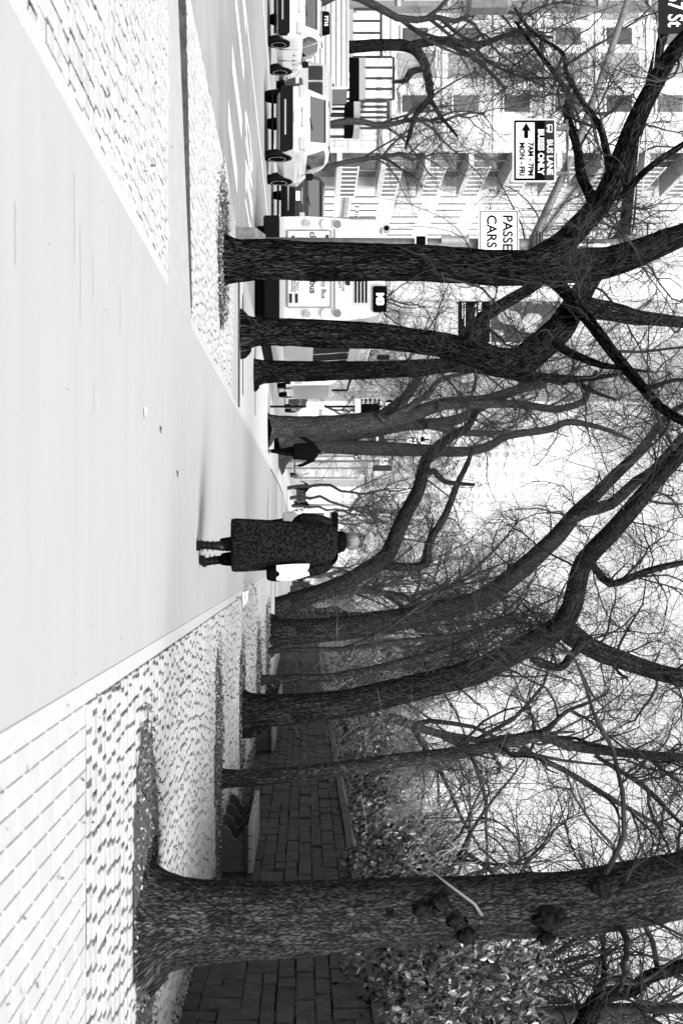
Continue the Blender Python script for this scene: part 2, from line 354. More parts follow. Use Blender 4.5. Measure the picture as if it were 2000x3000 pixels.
def sett_geo(q, mb):
    a, b, y0, y1, g, j, sm = q; z = zoff((a + b) / 2, (y0 + y1) / 2); c = .002 if sm else .005
    t = lambda: 0 if sm else random.uniform(-.007, .007)
    g2 = 0 if sm else random.choice((0, 0, .002, .005, .011)); a += g / 2 + t() * .6 + g2; b -= g / 2 - t() * .6; gy = .018 if sm else random.uniform(.010, .022); y0 += gy; y1 -= gy; zt = z + j * .25 + .001
    lo = [(a, y0 + t(), -.04), (b, y0 + t(), -.04), (b, y1 + t(), -.04), (a, y1 + t(), -.04)]
    hi = [(p[0], p[1], zt - c) for p in lo]; cx = (a + b) / 2; cy = (y0 + y1) / 2
    tp = [(p[0] + (c if p[0] < cx else -c), p[1] + (c if p[1] < cy else -c), zt + t() * .12) for p in lo]
    n = len(mb.v); mb.v += hi_lo(lo, hi, tp); k = n
    for r in (0, 4):
        for i in range(4): mb.f.append((k + r + i, k + r + (i + 1) % 4, k + r + 4 + (i + 1) % 4, k + r + 4 + i))
    mb.f.append((k + 8, k + 9, k + 10, k + 11))
def hi_lo(a, b, c): return a + b + c
for q in near[:300]:
    mb = MB(); sett_geo(q, mb); mb.build('paver' if q[6] else 'sett', M_paver if q[6] else M_sett, pave)
def joined(items, name, m):
    mb = MB(); tone = []
    for q in items:
        n = len(mb.v); sett_geo(q, mb); tone += [random.random()] * (len(mb.v) - n)
    o = mb.build(name, m, pave); o['kind'] = 'stuff'
    at = o.data.attributes.new('tone', 'FLOAT', 'POINT'); at.data.foreach_set('value', tone)
rest = near[300:] + far
joined([q for q in rest if not q[6]], 'setts', M_sett)
if [q for q in rest if q[6]]: joined([q for q in rest if q[6]], 'pavers', M_paver)
bed = MB().hexa([(KX, 12.16, -.03), (-2.4, 13.6, -.03), (-2.4, 21.2, -.03), (KX, 21.2, -.03), (KX, 12.16, .055), (-2.4, 13.6, -.006), (-2.4, 21.2, -.006), (KX, 21.2, .055)]).build('joint_bed', M_joint, pave)
# plain slab band, dark raised kerb, and the pale pavement farther on
s1 = MB().hexa([(KX, 11.27, -.03), (xl(11) - .0, 11.27, -.03), (xl(13.6) - .0, 13.6, -.03), (KX, 12.0, -.03), (KX, 11.27, .002), (xl(11), 11.27, .002), (xl(13.6), 13.6, .002), (KX, 12.0, .002)]).build('concrete_band', M_slab, pave)
kd = MB().hexa([(KX, 12.0, -.03), (-2.35, 13.5, -.03), (-2.35, 13.62, -.03), (KX, 12.16, -.03), (KX, 12.0, .066), (-2.35, 13.5, .006), (-2.35, 13.62, .006), (KX, 12.16, .066)]).build('raised_kerb', M_kerbd, pave)
MB().box(KX, xl(22) - .1, 21.25, 23.05, -.03, .003).build('concrete_band', M_slab, pave)
MB().box(KX, xl(22) - .1, 23.05, 23.16, -.03, .03).build('raised_kerb', M_kerbd, pave)
yy = 23.18
for i in range(26):
    L = 1.9
    for (a, b) in ((KX, -3.6), (-3.59, xl(yy) - .1)): MB().box(a, b, yy, yy + L - .03, -.03, .006).build('paving_slab', M_slabw, pave)
    yy += L
MB().box(KX, xl(60), yy, 600, -.03, .006).build('far_paving', M_slabw, pave)
MB().box(.74, 4.6, 33.2, 600, -.03, -.002).build('far_paving', mat('far_setts', .22, .9, .44, scale=14, bump=.5, lo=.42, hi=.56, stretch=(1, .35, 1)), pave)
for (y, a, b) in ((24.7, -4.5, -2.75), (30.9, -4.6, -3.0), (42.0, -4.7, -3.0), (57.5, -4.8, -3.2)):
    MB().box(a, b, y - .10, y + .25, -.02, .009).build('tree_pit', M_soil, pave)
# kerb stones
for i in range(60):
    y = 2 + i * 1.5; MB().cbox(KX - .15, KX - .004, y, y + 1.49, -.2, .004, .012).build('kerb_stone', M_kerb, pave)
MB().box(KX - .15, KX - .004, 92.01, 900, -.2, .004).build('kerb_stone', M_kerb, pave)
# leaf litter and soil round the trees
def blob(cx, cy, rx, ry, z, m, name, parent, n=40):
    pts = []
    for i in range(n):
        a = 2 * math.pi * i / n; k = 1 + .16 * math.sin(3 * a + cx) + random.uniform(-.10, .10); pts.append((cx + rx * k * math.cos(a), cy + ry * k * math.sin(a), z))
    mb = MB(); mb.v = pts + [(cx, cy, z + .03)]; mb.f = [(i, (i + 1) % n, n) for i in range(n)]; return mb.build(name, m, parent)
LIT = []
for (cx, cy, rx, ry) in PITS:
    z0 = zoff(cx, cy); blob(cx, cy, rx * 1.02, ry * 1.02, z0 - .001, M_soil, 'soil', pave)['kind'] = 'stuff'
    LIT += [(cx, cy, rx * 1.15, ry * 1.15, int(1500 if cy < 26 else 900), z0 + .012)]
LIT += [(-3.8, 17.3, 1.0, .8, 500, .05), (3.9, 14, .25, 4, 1400, .012), (4.15, 24, .3, 9, 2200, .012), (2.4, 14, 1.6, 4.5, 500, .012), (2.4, 26, 1.9, 9, 1300, .012), (1.3, 6, .8, 2, 40, .008), (3.0, 38, 1.3, 8, 1200, .012), (-3.5, 9, 1.2, 3, 30, .012)]
V, T = [], []; Qn = 0
for (cx, cy, rx, ry, n, z) in LIT:
    a = RG.random(n) * 2 * np.pi; r = np.sqrt(RG.random(n)); px = cx + rx * r * np.cos(a); py = cy + ry * r * np.sin(a)
    s = (.006 + .013 * RG.random(n)) * (.6 + .03 * np.minimum(py, 40)); th = RG.random(n) * 6.28; tl = RG.normal(size=(n, 2)) * .45
    c4 = np.array([(-1, -.5), (1, -.5), (1, .5), (-1, .5)]); ct, st = np.cos(th), np.sin(th)
    for (u, v_) in c4:
        X = px + s * (u * ct - v_ * st); Y = py + s * (u * st + v_ * ct); Z = z + np.abs(s) * (.5 + u * tl[:, 0] + v_ * tl[:, 1]); V.append(np.stack([X, Y, Z], -1)); T.append(RG.random(n))
Vs = []; tn = []; i = 0
for k in range(0, len(V), 4):
    Vs.append(np.stack(V[k:k + 4], 1).reshape(-1, 3)); tn.append(np.repeat(T[k], 4))
Va = np.concatenate(Vs); me = np_mesh('leaf_litter', Va, np.arange(len(Va)).reshape(-1, 4)); at = me.attributes.new('tone', 'FLOAT', 'POINT'); at.data.foreach_set('value', np.concatenate(tn).astype(np.float32))
lit = link('leaf_litter', me, M_litter); tag(lit, 'dry fallen leaves scattered over the soil round the trees and along the wall', 'leaves', kind='stuff')

# ---- road paint
rz = RZ + .004
for (xa, ya, xb, yb, w_) in ((-9.9, 24.8, -9.7, 28.3, .34), (-8.5, 23.7, -8.37, 27.3, .42), (-7.18, 22.5, -6.85, 25.5, .42), (-6.0, 21.5, -5.7, 24.8, .42), (-11.3, 26, -11.1, 29.4, .4), (-12.7, 27, -12.6, 30.4, .4)):
    MB().quad((xa, ya, rz), (xa + w_, ya, rz), (xb + w_, yb, rz), (xb, yb, rz)).build('crosswalk_bar', M_paint, road)
MB().quad((-11.2, 28.8, rz), (-11.08, 28.8, rz), (-10.85, 60, rz), (-10.97, 60, rz)).build('lane_line', M_paint, road)
MB().quad((-16.2, 20, rz), (-16.08, 20, rz), (-16.0, 90, rz), (-16.12, 90, rz)).build('lane_line', M_paint, road)
t = text('road_lettering', 'ONLY', .62, (-8.1, 30.7, rz + .002), M_paint, road, rot=(0, 0, 0), sx=1.05, bold=.012, ext=.001); t.scale = (1.0, 6.5, 1)
# far side pavement
sheet('far_sidewalk', -27.2, -22.3, -40, 900, .02, M_slabw)
MB().box(-22.45, -22.3, -40, 900, -.2, .03).build('far_kerb', M_kerb)['kind'] = 'structure'

# ---------------------------------------------------------------- park wall
def xw(y): return 4.02 + (min(y, 46) - 12) * .0165
wall = empty('park_wall', (4.2, 20, 0), 0, 'long dark rough stone park wall running along the right edge of the sidewalk', 'wall')
wl = Matrix.Translation((-4.2, -20, 0))
def wpart(mb, name, m, kind=None, tone=None):
    mb.v = [(x - 4.2, y - 20, z) for x, y, z in mb.v]; o = mb.build(name, m, wall)
    if kind: o['kind'] = kind
    if tone:
        at = o.data.attributes.new('tone', 'FLOAT', 'POINT'); at.data.foreach_set('value', tone)
    return o
wb = MB()
for (a, b) in ((8, 46), (46, 230)): wb.hexa([(xw(a) + .03, a, 0), (xw(a) + .5, a, 0), (xw(b) + .5, b, 0), (xw(b) + .03, b, 0), (xw(a) + .03, a, 1.66), (xw(a) + .5, a, 1.66), (xw(b) + .5, b, 1.66), (xw(b) + .03, b, 1.66)])
wpart(wb, 'wall_core', M_mortar)
wf = MB().hexa([(xw(60) - .004, 60.02, 0), (xw(60) + .02, 60.02, 0), (xw(230) + .02, 230, 0), (xw(230) - .004, 230, 0), (xw(60) - .004, 60.02, 1.665), (xw(60) + .02, 60.02, 1.665), (xw(230) + .02, 230, 1.665), (xw(230) - .004, 230, 1.665)]); wpart(wf, 'far_stonework', mat('far_stone', .025, .9, .05, scale=5, bump=.6))
# random ashlar: blocks of different heights and lengths packed on a fine grid, grid lines nudged
NZ = 10; UY = .16; NY = int((60 - 10.6) / UY); zg = [0.0] + [1.665 * (k / NZ) + random.uniform(-.022, .022) for k in range(1, NZ)] + [1.665]; yg = [10.6 + k * UY + random.uniform(-.02, .02) for k in range(NY + 1)]
occ = [[0] * NZ for _ in range(NY)]; out_ = []
for iy in range(NY):
    ks = list(range(NZ)); random.shuffle(ks)
    for kz in ks:
        if occ[iy][kz]: continue
        h = random.choice((1, 1, 2, 2, 2, 2, 3, 3)); L = random.choice((2, 2, 3, 3, 4, 5)) if h < 3 else random.choice((2, 3, 4))
        while h > 1 and (kz + h > NZ or any(occ[iy][kz + q] for q in range(1, h))): h -= 1
        LL = 1
        while LL < L and iy + LL < NY and all(not occ[iy + LL][kz + q] for q in range(h)): LL += 1
        for a in range(LL):
            for q in range(h): occ[iy + a][kz + q] = 1
        out_.append((yg[iy], yg[min(iy + LL, NY)], zg[kz], zg[kz + h]))
out_.sort()
def stone_geo(mb, s):
    a, b, z0, z1 = s; a += random.uniform(.001, .004); b -= random.uniform(.001, .004); z0 += random.choice((.001, .002, .007)); z1 -= random.choice((.001, .002, .007)); j = random.uniform(-.022, .012)
    t = lambda: random.uniform(-.008, .008); c = .010
    back = [(xw(y) + .06, y, z) for y, z in ((a, z0), (b, z0), (b, z1), (a, z1))]
    f1 = [(xw(y) + .008 + j, y + t(), z + t()) for y, z in ((a, z0), (b, z0), (b, z1), (a, z1))]
    f2 = [(xw(y) - c + j + t(), y + (c if y == a else -c), z + (c if z == z0 else -c)) for y, z in ((a, z0), (b, z0), (b, z1), (a, z1))]
    mb.loft([back, f1, f2], cap=False); n = len(mb.v); mb.f.append((n - 1, n - 2, n - 3, n - 4))
vis = [s for s in out_ if s[1] > 12.0]
for s in vis[:300]:
    mb = MB(); stone_geo(mb, s); wpart(mb, 'stone', M_stone)
mb = MB(); tone = []
for s in vis[300:]:
    n = len(mb.v); stone_geo(mb, s); tone += [random.random()] * (len(mb.v) - n)
wpart(mb, 'stonework', M_stone, 'stuff', tone)
y = 10
while y < 60:
    L = random.uniform(1.1, 1.5); a, b = y + .006, y + L - .006; h = random.uniform(-.006, .006)
    mb = MB(); mb.loft([[(xw(q) - .07, q, 1.67 + h), (xw(q) - .08, q, 1.76 + h), (xw(q) + .20, q, 1.86 + h), (xw(q) + .55, q, 1.78 + h), (xw(q) + .55, q, 1.67 + h)] for q in (a, b)])
    wpart(mb, 'coping_stone', M_cope); y += L
mb = MB(); mb.loft([[(xw(q) - .07, q, 1.67), (xw(q) - .08, q, 1.76), (xw(q) + .20, q, 1.86), (xw(q) + .55, q, 1.78), (xw(q) + .55, q, 1.67)] for q in (y, 230)]); wpart(mb, 'coping_stone', M_cope)
# park ground behind the wall, rising to low hills
n = 40; V = []; xs = np.concatenate([np.linspace(4.5, 30, 14), np.linspace(35, 400, 20)]); ys = np.concatenate([np.linspace(-10, 120, 30), np.linspace(130, 900, 20)])
hh = lambda x, y: .9 + .6 * math.sin(x * .21) * math.sin(y * .09) + max(0, x - 8) * .10 * (1 + .4 * math.sin(y * .05)) * math.exp(-max(0, x - 60) / 120)
G = np.array([(x, y, hh(x, y) if x > 5 else .9) for y in ys for x in xs]); nx_ = len(xs)
Q = np.array([(j * nx_ + i, j * nx_ + i + 1, (j + 1) * nx_ + i + 1, (j + 1) * nx_ + i) for j in range(len(ys) - 1) for i in range(nx_ - 1)])
o = link('park_terrain', np_mesh('park_terrain', G, Q), M_pgnd, None, True); o['kind'] = 'structure'

# ---------------------------------------------------------------- benches against the wall
def bench(y0, L, label):
    x = xw(y0); b = empty('stone_bench', (x - .35, y0, 0), 0, label, 'bench', 'stone benches along the park wall')
    prof = [(.28, 0), (-.27, 0), (-.30, .06), (-.24, .13), (-.14, .17), (-.12, .21), (-.19, .27), (-.27, .31), (-.30, .36), (.28, .36)]
    for k in range(4):
        yy = .12 + k * (L - .24) / 3 - .05; MB().prism(prof, yy, yy + .10).build('support', M_bench, b)
    for k in range(4):
        x0 = -.33 + k * .155; MB().cbox(x0, x0 + .145, 0, L, .365, .43, .008).build('plank', M_plank, b)
    for k in (0, 1): MB().box(-.30, .27, L * k * .97 + .01, L * k * .97 + .06, .33, .363).build('crossbar', M_greyd, b)
bench(18.0, 2.6, 'nearest stone bench with wavy supports, beside the thin tree trunk')
bench(30.6, 3.0, 'second stone bench down the wall, seen between the two slender trunks')
bench(38.5, 3.0, 'farthest stone bench, just past the slender trunks')
# ================================================================ BUILDINGS
def inst(name, me, parent, loc, scale=(1, 1, 1), rz=0, label=None):
    o = bpy.data.objects.new(name, me); C.objects.link(o); o.parent = parent; o.location = loc; o.scale = scale; o.rotation_euler = (0, 0, rz); return o
def unit(m, y0=0, y1=1):
    me = MB().box(-.5, .5, -.5, .5, 0, 1).mesh('unit'); me.materials.append(m); return me
U_winp = unit(M_winp); U_win, U_winm, U_rail, U_grey = unit(M_win), unit(M_winm), unit(M_signw), unit(M_grey)
# --- far corner building: its face across the side street, pale stone with brick panels
b1 = empty('corner_building', (-38, 95, 0), 0, 'pale stone corner building with brick panel columns behind the white vehicles', 'building')
M_brick = mat('panel_brick', .13, .9, .3, scale=3, bump=.3)
t = M_brick.node_tree; bk = t.nodes.new('ShaderNodeTexBrick'); tc = t.nodes.new('ShaderNodeTexCoord'); mp = t.nodes.new('ShaderNodeMapping'); mp.inputs['Rotation'].default_value = (math.pi / 2, 0, 0); mp.inputs['Scale'].default_value = (1, 1, 1)
t.links.new(tc.outputs['Object'], mp.inputs[0]); t.links.new(mp.outputs[0], bk.inputs[0]); bk.inputs['Scale'].default_value = 3.0
bk.inputs['Color1'].default_value = (.12, .12, .12, 1); bk.inputs['Color2'].default_value = (.2, .2, .2, 1); bk.inputs['Mortar'].default_value = (.4, .4, .4, 1); t.links.new(bk.outputs[0], t.nodes['Principled BSDF'].inputs['Base Color'])
MB().box(-20, 8, .0, 8.2, 0, 46).box(8.001, 11.15, 0, .45, 0, 46).build('wall', M_bldw, b1)
for k in range(11):                                  # brick columns, one panel per storey
    z0 = 7.3 + k * 3.4
    for (xa, xb) in ((.85, 2.4), (4.6, 6.3), (-3.0, -1.2), (-7.6, -5.4)):
        MB().box(xa, xb, -.05, .1, z0, z0 + 2.5).build('brick_panel', M_brick, b1)
    for xa in (2.9, 7.4, -.6): inst('window', U_winm if k % 2 else U_win, b1, (xa + .6, -.02, z0 + .3), (1.1, .12, 1.7)); MB().box(xa - .1, xa + 1.3, -.14, .05, z0 + .16, z0 + .28).build('sill', M_bldw, b1)
    MB().box(-20, 11.2, -.10, .05, z0 - .45, z0 - .2).build('string_course', M_bldw, b1)
g = empty('grey_bay_building', (-45, 93.6, 0), 0, 'dark grey building with bay windows at the very left edge above the scaffolds', 'building')
MB().box(-8, 9.0, 0, 1.2, 0, 34).build('wall', M_bldd, g)
for k in range(9):
    for x in (2.2, 4.6, 7.0): MB().box(x - .1, x + 1.7, -.10, -.04, 4.3 + k * 3.3, 6.9 + k * 3.3).build('window_frame', M_bldg, g); inst('window', U_win if (k + int(x)) % 2 else U_winp, g, (x + .8, -.1, 4.5 + k * 3.3), (1.3, .1, 2.2)); MB().box(x + .77, x + .83, -.18, -.15, 4.5 + k * 3.3, 6.7 + k * 3.3).build('glazing_bar', M_signw, g)
    MB().box(-8, 9.05, -.14, -.001, 7.15 + k * 3.3, 7.4 + k * 3.3).build('string_course', M_bldg, g)
for i in range(9):                                   # panelled ground floor
    for j in range(4):
        x = 7.9 + i * .37; MB().box(x, x + .34, -.07, 0, 2.2 + j * .9, 3.05 + j * .9).build('cladding_panel', M_bldw, b1)
MB().box(6, 11.2, -.15, .02, 6.0, 6.3).build('string_course', M_bldg, b1)
MB().box(-12, 4.5, -.1, .02, .2, 4.2).build('shop_front', M_win, b1)
MB().box(5.2, 7.6, -.08, .02, .4, 3.1).build('lobby', M_winm, b1)
# --- glass balcony building on the avenue
GX = -26.8
b2 = empty('balcony_building', (GX, 95.5, 0), 0, 'glass apartment building with stacked railed balconies', 'building')
MB().box(-3.1, -.9, 0, 8.2, 0, 50).build('wall', M_bldw, b2); MB().box(-.89, -.6, .1, 8.1, .5, 49).build('glazing', M_winm, b2)
for k in range(14):
    z = 3.6 + k * 2.95; MB().box(-.9, .9, .0, 8.1, z - .34, z).build('balcony_slab', M_slabw, b2)
    g = MB().box(.84, .87, .1, 8.0, z + .05, z + 1.05).build('balcony_glass', M_winm, b2)
    MB().box(.82, .9, .05, 8.05, z + 1.08, z + 1.14).build('handrail', M_signw, b2)
    for i in range(8): MB().box(.86, .91, .1 + i * 1.12, .15 + i * 1.12, z, z + 1.1).build('rail_post', M_signw, b2)
    for i in range(3): MB().box(-.6, -.55, 1.2 + i * 2.5, 1.35 + i * 2.5, z, z + 2.6).build('mullion', M_signw, b2)
# --- white stone building with tall slot windows
def slots(name, y0, n, pitch, label, hgt=14, mw=M_bldw, sw=.68, zb=4.63, fh=3.35, wh=2.1, x=GX, depth=16, group=None, pw=U_win, frame=True):
    L = n * pitch; b = empty(name, (x, y0, 0), 0, label, 'building', group)
    MB().box(-depth, -.08, 0, L, 0, zb + hgt * fh + 1.5).build('wall', mw, b)
    pier = MB(); band = MB()
    for i in range(n + 1):
        w_ = pitch - sw if i else (pitch - sw) / 2
        a = i * pitch - (pitch - sw) / 2; pier.box(-.08, 0, max(a, .0), min(a + pitch - sw, L), 0, zb + hgt * fh + 1.5)
    for k in range(-1, hgt): band.box(-.08, -.01, .01, L - .01, zb + k * fh + wh, zb + (k + 1) * fh)
    pier.build('pier', mw, b); band.build('spandrel', mw, b)
    for k in range(hgt):
        for i in range(n):
            if (k * 7 + i * 5) % 11 == 0: continue
            inst('window', pw, b, (-.07, (i + .5) * pitch, zb + k * fh), (.06, sw + .05, wh))
        if k % 5 == 0: MB().box(-.1, .22, .0, L, zb + k * fh - .5, zb + k * fh - .2).build('cornice', M_bldg, b)
    for i in range(n): inst('window', pw, b, (-.07, (i + .5) * pitch, .6), (.06, sw + .3, wh + .6))
    return b
slots('slot_window_building', 103.9, 14, 2.15, 'white stone building with rows of tall narrow window slots')
slots('apartment_building', 150, 10, 3.6, 'pale apartment building beyond the bus, windows in pairs', 12, M_bldw, 1.5, pw=U_winp, wh=1.9)
slots('apartment_building', 206, 10, 4.0, 'apartment building with grey flank rising above the bus stop pole', 17, M_bldg, 1.5, pw=U_winp, x=-26.2, wh=1.8)  # grey stone over the whole building, flank included
slots('apartment_building', 262, 12, 4.5, 'pale apartment building far down the avenue behind the walking figure', 12, M_bldw, 1.8, pw=U_winp, wh=1.8)
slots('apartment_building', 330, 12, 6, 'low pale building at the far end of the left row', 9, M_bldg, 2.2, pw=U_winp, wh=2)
# --- distant blocks closing the avenue
def block(x, y, w_, d, h, label, nx, nz, m=M_bldw, pw=None, name='distant_building'):
    b = empty(name, (x, y, 0), 0, label, 'building'); MB().box(-w_ / 2, w_ / 2, 0, d, 0, h).build('wall', m, b)
    MB().box(-w_ * .3, w_ * .2, d * .2, d * .6, h, h + 3).build('roof_house', m, b)
    pw = pw or U_winp; cw = w_ / nx; ch = (h - 3) / nz
    for k in range(nz):
        for i in range(nx): inst('window', pw, b, (-w_ / 2 + (i + .5) * cw, -.03, 2 + k * ch), (cw * .5, .12, ch * .5))
    return b
block(-36, 520, 34, 30, 84, 'tall pale tower with gridded windows at the far end of the avenue', 9, 26)
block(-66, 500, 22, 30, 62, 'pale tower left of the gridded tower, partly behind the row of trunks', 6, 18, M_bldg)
block(2, 640, 46, 30, 60, 'broad pale block straight down the avenue', 10, 15, M_bldw)
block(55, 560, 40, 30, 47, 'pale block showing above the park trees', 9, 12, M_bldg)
block(120, 620, 50, 30, 70, 'wide pale building beyond the park trees on the right', 12, 18, M_bldw)
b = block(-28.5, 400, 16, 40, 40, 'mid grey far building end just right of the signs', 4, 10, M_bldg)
# --- sidewalk shed (scaffold canopies) in front of the corner building
def shed(x0, x1, y, z0, label, nb):
    s = empty('sidewalk_shed', (x0, y, 0), 0, label, 'scaffold canopy', 'sidewalk sheds along the far pavement'); L = x1 - x0
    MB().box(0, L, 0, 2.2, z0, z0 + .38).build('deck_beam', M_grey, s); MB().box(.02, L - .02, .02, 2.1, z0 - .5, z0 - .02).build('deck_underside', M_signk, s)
    MB().box(0, L, -.05, .05, z0 + 1.85, z0 + 2.0).build('top_rail', M_greyd, s)
    for i in range(nb + 1): MB().box(i * L / nb - .05, i * L / nb + .05, -.06, .06, z0 + .38, z0 + 1.85).build('rail_post', M_greyd, s)
    for i in range(nb): MB().box(i * L / nb + .12, (i + 1) * L / nb - .12, .0, .02, z0 + .55, z0 + 1.78).build('screen_panel', M_signw if i % 3 else M_bldw, s)
    for xx in (.1, L / 2, L - .1):
        for yy in (.2, 2.0): MB().box(xx - .06, xx + .06, yy - .06, yy + .06, 0, z0 - .5).build('post', M_greyd, s)
shed(-30.6, -27.9, 80, 3.45, 'dark scaffold canopy with white screens nearest the left edge', 4)
shed(-27.9, -25.5, 80, 4.15, 'middle scaffold canopy set higher, above the box truck', 4)
shed(-25.4, -23.9, 80, 3.85, 'right hand scaffold canopy ending beside the panelled wall', 5)
# ================================================================ TREES
def limb(pts, d0, d1, step):
    n = len(pts); W = []; r = []
    for i, (px, py, w_) in enumerate(pts):
        q = i / max(1, n - 1); d = d0 + (d1 - d0) * q ** 1.3; W.append(P(px, py, d)); r.append(w_ / 2 * d / F)
    return resample(W, r, step)
def rough_tube(pts, rad, k, amp, seed):
    """one limb as a tube with an uneven, ridged, knobbly outline"""
    V, Q, UV = tubes(pts[None], rad[None], k); N = len(pts); Vr = V.reshape(N, k, 3); rg = np.random.default_rng(seed)
    a = 2 * np.pi * np.arange(k) / k; L = np.concatenate([[0], np.cumsum(np.linalg.norm(np.diff(pts, axis=0), axis=1))])
    f = np.zeros((N, k))
    for m in range(1, 6):
        ph, q = rg.random() * 6.28, rg.uniform(.6, 3.2) * m; f += np.cos(m * a[None, :] + q * L[:, None] + ph) * rg.uniform(.4, 1) / m ** .7
    f += rg.normal(size=(N, k)) * .35
    D = Vr - pts[:, None, :]; V = (pts[:, None, :] + D * (1 + amp * f[..., None])).reshape(-1, 3); return V, Q, UV
def twigs(parent, name, parts, m):
    V, Q, U = join(parts); o = link(name, np_mesh(name, V, Q), m, parent, False); return o
def clear_of_signs(Pn, Rn, rects=((1385, 1530, 600, 720, 20.9), (1480, 1650, 335, 560, 21.0), (1890, 2000, 0, 130, 20.8))):
    """leave out shoots that would hang in front of the road signs (the crown is pruned there)"""
    q = Pn[..., 1].clip(1); px = HX + (Pn[..., 2] - EYE) * F / q; py = VY + Pn[..., 0] * F / q; bad = np.zeros(len(Pn), bool)
    for a, b, c, d, y in rects: bad |= ((px > a) & (px < b) & (py > c) & (py < d) & (Pn[..., 1] < y)).any(1)
    return Pn[~bad], Rn[~bad]
def make_tree(name, label, base, trunk, limbs, seed, n1, L1, dens=(8, 7), drop=.12, mb_=None, tm=None, group=None, tstart=.35, z_min=2.4, amp=.035, sprouts=0, side=None, r3=.0022, wig=.28, hang=0):
    rg = np.random.default_rng(seed); root = empty(name, base, 0, label, 'tree', group); inv = np.array(base)
    dd = base[1]; k = 28 if dd < 12 else (20 if dd < 32 else 14); step = .12 if dd < 32 else .25
    tp, tr = limb(*trunk, step); tp = tp - inv
    # root flare
    fq = 1.0 if dd < 12 else .45; fl = 1 + .75 * fq * np.exp(-np.maximum(tp[:, 2], 0) / .16); tr2 = tr * np.where(tp[:, 2] < 1.0, 1 + (fl - 1) * .35, 1)
    V, Q, UV = rough_tube(tp, tr2, k, amp, seed); V2 = V.reshape(len(tp), k, 3)
    a = 2 * np.pi * np.arange(k) / k; toe = np.maximum(0, np.cos(a * 2.5 + seed)) ** 1.5 + .8 * np.maximum(0, np.cos(a * 3 + seed * 2)) ** 2
    for i in range(len(tp)):
        if tp[i, 2] < .5: V2[i] = tp[i] + (V2[i] - tp[i]) * (1 + .55 * fq * toe * math.exp(-max(0, tp[i, 2]) / .10))[:, None]
    V2[0, :, 2] -= .12
    to = link('trunk', np_mesh('trunk', V2.reshape(-1, 3), Q, UV), mb_ or M_bark, root, True)
    LP = [(tp, tr)]
    for i, l in enumerate(limbs):
        lp, lr = limb(*l, step); lp = lp - inv; LP.append((lp, lr)); V, Q, UV = rough_tube(lp, lr, max(10, k - 6), amp, seed + i + 1)
        link('limb', np_mesh('limb', V, Q, UV), mb_ or M_bark, root, True)
    # parents for growth: cut limbs into equal-count chains above z_min
    K = 6; PP, RR = [], []
    for lp, lr in LP:
        ok = np.where(lp[:, 2] > z_min)[0]
        if len(ok) < K: continue
        lp, lr = lp[ok], lr[ok]; idx = np.linspace(0, len(lp) - 1, max(2, len(lp) // 5) * 5 + 1).astype(int)
        for s in range(0, len(idx) - 5, 5): c = idx[s:s + K]; PP.append(lp[c]); RR.append(lr[c])
    if not PP: return root
    PP, RR = np.array(PP), np.array(RR)
    cs = lambda a, r: tuple(x if i else x - inv for i, x in enumerate(clear_of_signs(a + inv, r)))
    A, RA = cs(*grow(rg, PP, RR, n1, L1, (.012, .030), 9, .03, wig * .8, .5, 0.0, .10))
    B, RB = cs(*grow(rg, A, RA, n1 * dens[0], (L1[0] * .4, L1[1] * .5), (.0045, .010), 8, drop * .7, wig, .6))
    Cc, RC = cs(*grow(rg, B, RB, n1 * dens[0] * dens[1], (.30, .85), (r3, r3 * 1.9), 6, drop, wig, .6))
    mt = tm or M_twig
    twigs(root, 'branches', [tubes(A, RA, 6), tubes(B, RB, 4)], mb_ and M_twig or M_twig)
    o = twigs(root, 'crown', [tubes(Cc, RC, 3)], mt); o['kind'] = 'stuff'
    if hang:
        h1, hr = cs(*grow(rg, PP, RR, hang, (1.0, 2.6), (.004, .008), 14, .20, .13, .3, 0, .2)); h2, hr2 = grow(rg, h1, hr, hang * 7, (.25, .8), (.0018, .003), 6, .12, .25, .6)
        twigs(root, 'hanging_twigs', [tubes(h1, hr, 4), tubes(h2, hr2, 3)], mt)['kind'] = 'stuff'
    if sprouts:
        LPs = PP; s1, sr = cs(*grow(rg, PP, RR, sprouts, (.35, .9), (.003, .0055), 9, .02, .35, .2, 0, .3))
        twigs(root, 'sprouts', [tubes(s1, sr, 4)], mat('sprout_pale', .10, .7))['kind'] = 'stuff'
    return root
gL = 'street trees along the kerb'; gR = 'trees along the park wall'
def base(px, py, d): x, y, z = P(px, py, d); return (x, y, 0.0)
